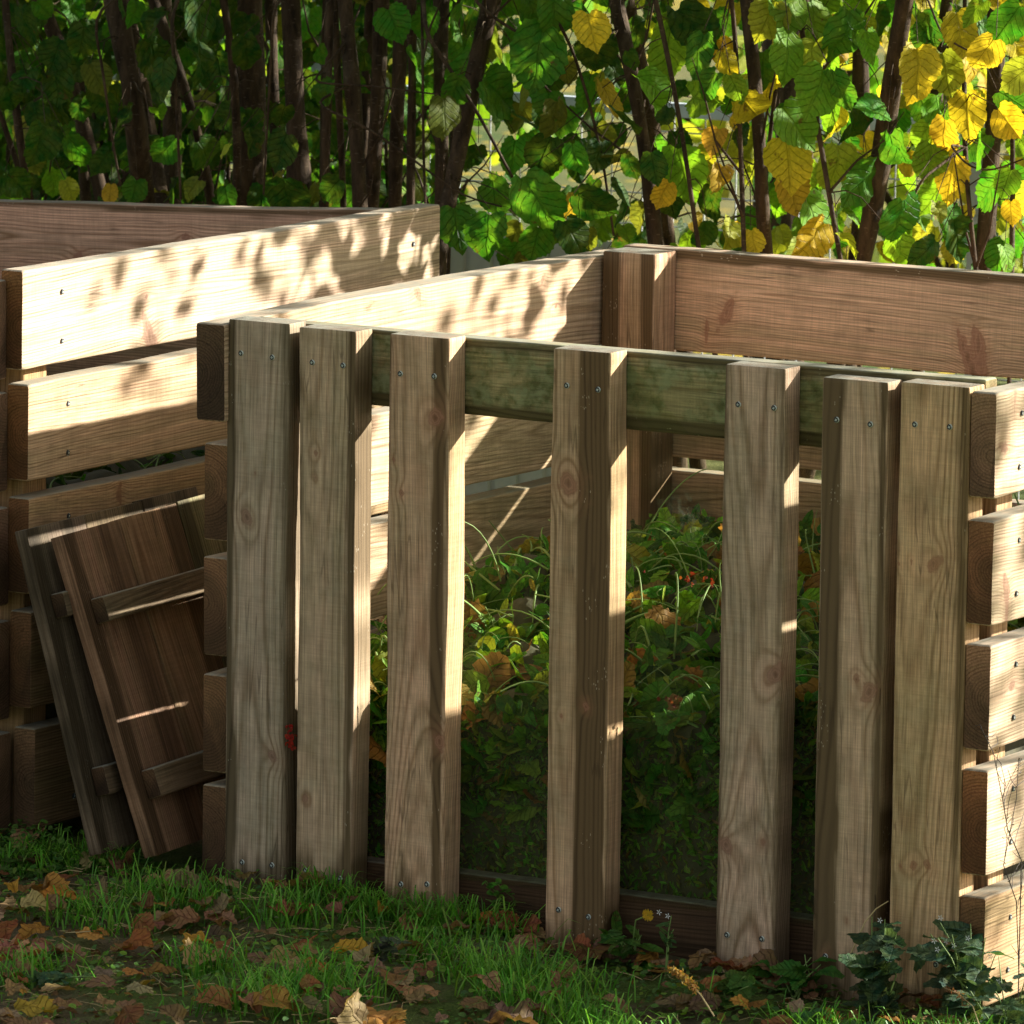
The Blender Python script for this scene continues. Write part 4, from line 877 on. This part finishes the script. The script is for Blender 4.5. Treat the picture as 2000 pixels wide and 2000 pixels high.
plant('nightshade_plant', 'dark blue green nightshade with white flowers at the foot of the seventh slat', 'plant', gp(1715, 1945), 7, .19, 7, .062, 'toothed', (.035, .085, .05), .36, (5, PETAL))
plant('nightshade_plant', 'dark blue green nightshade with white flowers below the right wall planks', 'plant', gp(1905, 1960), 8, .20, 7, .066, 'toothed', (.035, .09, .055), .38, (6, PETAL))
plant('nightshade_plant', 'low blue green nightshade sprig at the right picture edge', 'plant', gp(1985, 1985), 5, .16, 7, .05, 'toothed', (.04, .10, .06), .6, (2, PETAL))
plant('nightshade_plant', 'small grey green weed with toothed leaves below the third slat', 'plant', gp(738, 1885), 4, .06, 6, .03, 'toothed', (.05, .075, .06), .5)
plant('strawberry_plant', 'bright green scalloped leaves between the fifth and sixth slat', 'plant', gp(1555, 1905), 5, .075, 3, .055, 'toothed', (.03, .15, .02), .6)
plant('strawberry_plant', 'broad green weed leaf cluster at the foot of the fifth slat', 'plant', gp(1420, 1925), 5, .07, 4, .05, 'toothed', (.035, .12, .02), .7)
plant('chickweed', 'upright bright green sprig in the gap left of the fourth slat', 'plant', gp(1015, 1790), 4, .10, 12, .016, 'small', (.05, .19, .02), .16)
plant('chickweed', 'small leafy sprig in the dark gap beside the leaning panels', 'plant', gp(325, 1700), 4, .07, 7, .018, 'small', (.03, .14, .02), .4)
dand = plant('dandelion', 'dandelion with jagged green leaves and one yellow flower right of the fourth slat', 'plant', gp(1235, 1850), 7, .07, 3, .075, 'lance', (.04, .13, .02), .9)
pf = at(1, -.05, 1266, 1787); F = Leaves()
for j in range(34):
    a = random.random()*6.28; F.add(V(*pf), V(math.cos(a), -.15, math.sin(a)), V(0, -1, .3)+rnd()*.2, .013, (.8, .5, .03), 'lance', .3, base=True)
link('flower', F.mesh('flower', WEED), dand); link('stem', tubes_mesh('stem', [(np.array([gp(1235, 1850), (gp(1235, 1850)+pf)/2+V(-.01, 0, .02), pf]), .0015)], GSTEM, 6), dand)
plant('dead_nettle', 'slender weed with small pale flowers right of the dandelion', 'plant', gp(1300, 1880), 2, .13, 9, .028, 'lance', (.05, .13, .035), .12, (2, PETAL))
plant('seedling', 'single heart shaped green leaf lying low below the fourth slat', 'plant', gp(1155, 1940), 2, .02, 2, .042, 'toothed', (.06, .17, .05), .7)
plant('seedling', 'pale toothed leaves in the lower right grass', 'plant', gp(1600, 1960), 4, .05, 4, .045, 'toothed', (.06, .16, .06), .8)
plant('seedling', 'bluish rosette of leaves near the lower left corner', 'plant', gp(90, 1930), 6, .03, 5, .03, 'toothed', (.05, .13, .06), 1.2)
plant('seedling', 'lobed green leaf cluster left of a brown curled leaf near the left edge', 'plant', gp(85, 1890), 4, .04, 4, .032, 'toothed', (.04, .14, .03), .9)
plant('seedling', 'bright lime seedling at the lower edge below the fourth slat', 'plant', gp(1195, 1995), 4, .03, 5, .016, 'small', (.16, .33, .02), .8)
# dry seed stalks and straws
def stalk(name, label, pts, rad, mat, seeds=0, seedcol=(.45, .27, .08), ssize=.007, side=()):
    pts = [V(*p) for p in pts]; root = empty(name, tuple(pts[0]), label, 'stalk'); items = [(np.array(pts), np.linspace(rad, rad*.5, len(pts)))]
    for (a, b) in side: items.append((np.array([V(*a), (V(*a)+V(*b))/2+rnd()*.004, V(*b)]), rad*.45))
    link('stem', tubes_mesh('stem', items, mat, 6), root)
    if seeds:
        L = Leaves()
        for k in range(seeds):
            t = .45+.55*random.random(); q = V(*[np.interp(t*(len(pts)-1), range(len(pts)), [p[i] for p in pts]) for i in range(3)])
            L.add(q+rnd()*.004*(1.6-t), rnd(), rnd(), ssize*random.uniform(.6, 1.3), jit(seedcol, .35), 'lance', .8)
        link('seed_head', L.mesh('seed_head', DRY), root)
Pf = lambda px, py, Y: at(1, Y, px, py)
stalk('seed_stalk', 'golden dry seed head bending over soil in the lower right', [Pf(1395, 1985, -.62), Pf(1370, 1945, -.60), Pf(1345, 1915, -.58), Pf(1310, 1892, -.56)], .0016, STRAW, 220, ssize=.010)
stalk('seed_stalk', 'reddish brown dry grass head at the lower right beside a lime blade', [Pf(1915, 2010, -.25), Pf(1900, 1965, -.24), Pf(1870, 1940, -.22), Pf(1842, 1928, -.2)], .0012, STRAW, 90, (.3, .15, .08))
stalk('straw', 'bent golden straw sticking up between the sixth and seventh slat', [Pf(1662, 1862, -.07), Pf(1690, 1800, -.05), Pf(1711, 1775, -.03), Pf(1735, 1760, -.02)], .0018, STRAW)
stalk('straw', 'pale twig slanting over the leaves below the first slat', [Pf(400, 1830, -.35), Pf(480, 1795, -.3), Pf(530, 1765, -.2), Pf(575, 1738, -.1)], .0014, STEM)
# thin dark dried weed beside the right wall
for lab, pts in (('thin dark branching dead weed in front of the lower right wall planks', [(1995, 1680), (1968, 1620), (1958, 1560), (1940, 1470), (1915, 1420)]), ('thin dark dead weed with side twigs at the right picture edge', [(1990, 1900), (1985, 1760), (1960, 1690), (1985, 1560), (1990, 1480)])):
    P = [V(*at(0, 1.74, *p)) for p in pts]; f0 = P[0].copy(); f0[2] = float(gh(f0[0], f0[1])); P = [f0]+P; sd_ = []
    for i in range(1, len(P)):
        for k in range(4):
            b = P[i]+(P[i-1]-P[i])*random.random(); sd_.append((b, b+rnd()*V(.01, .035, .03)+V(0, .02, .03)))
    stalk('dead_weed', lab, P, .0013, simple('dark_stalk', (.03, .02, .015)), 40, (.04, .025, .015), .005, sd_)
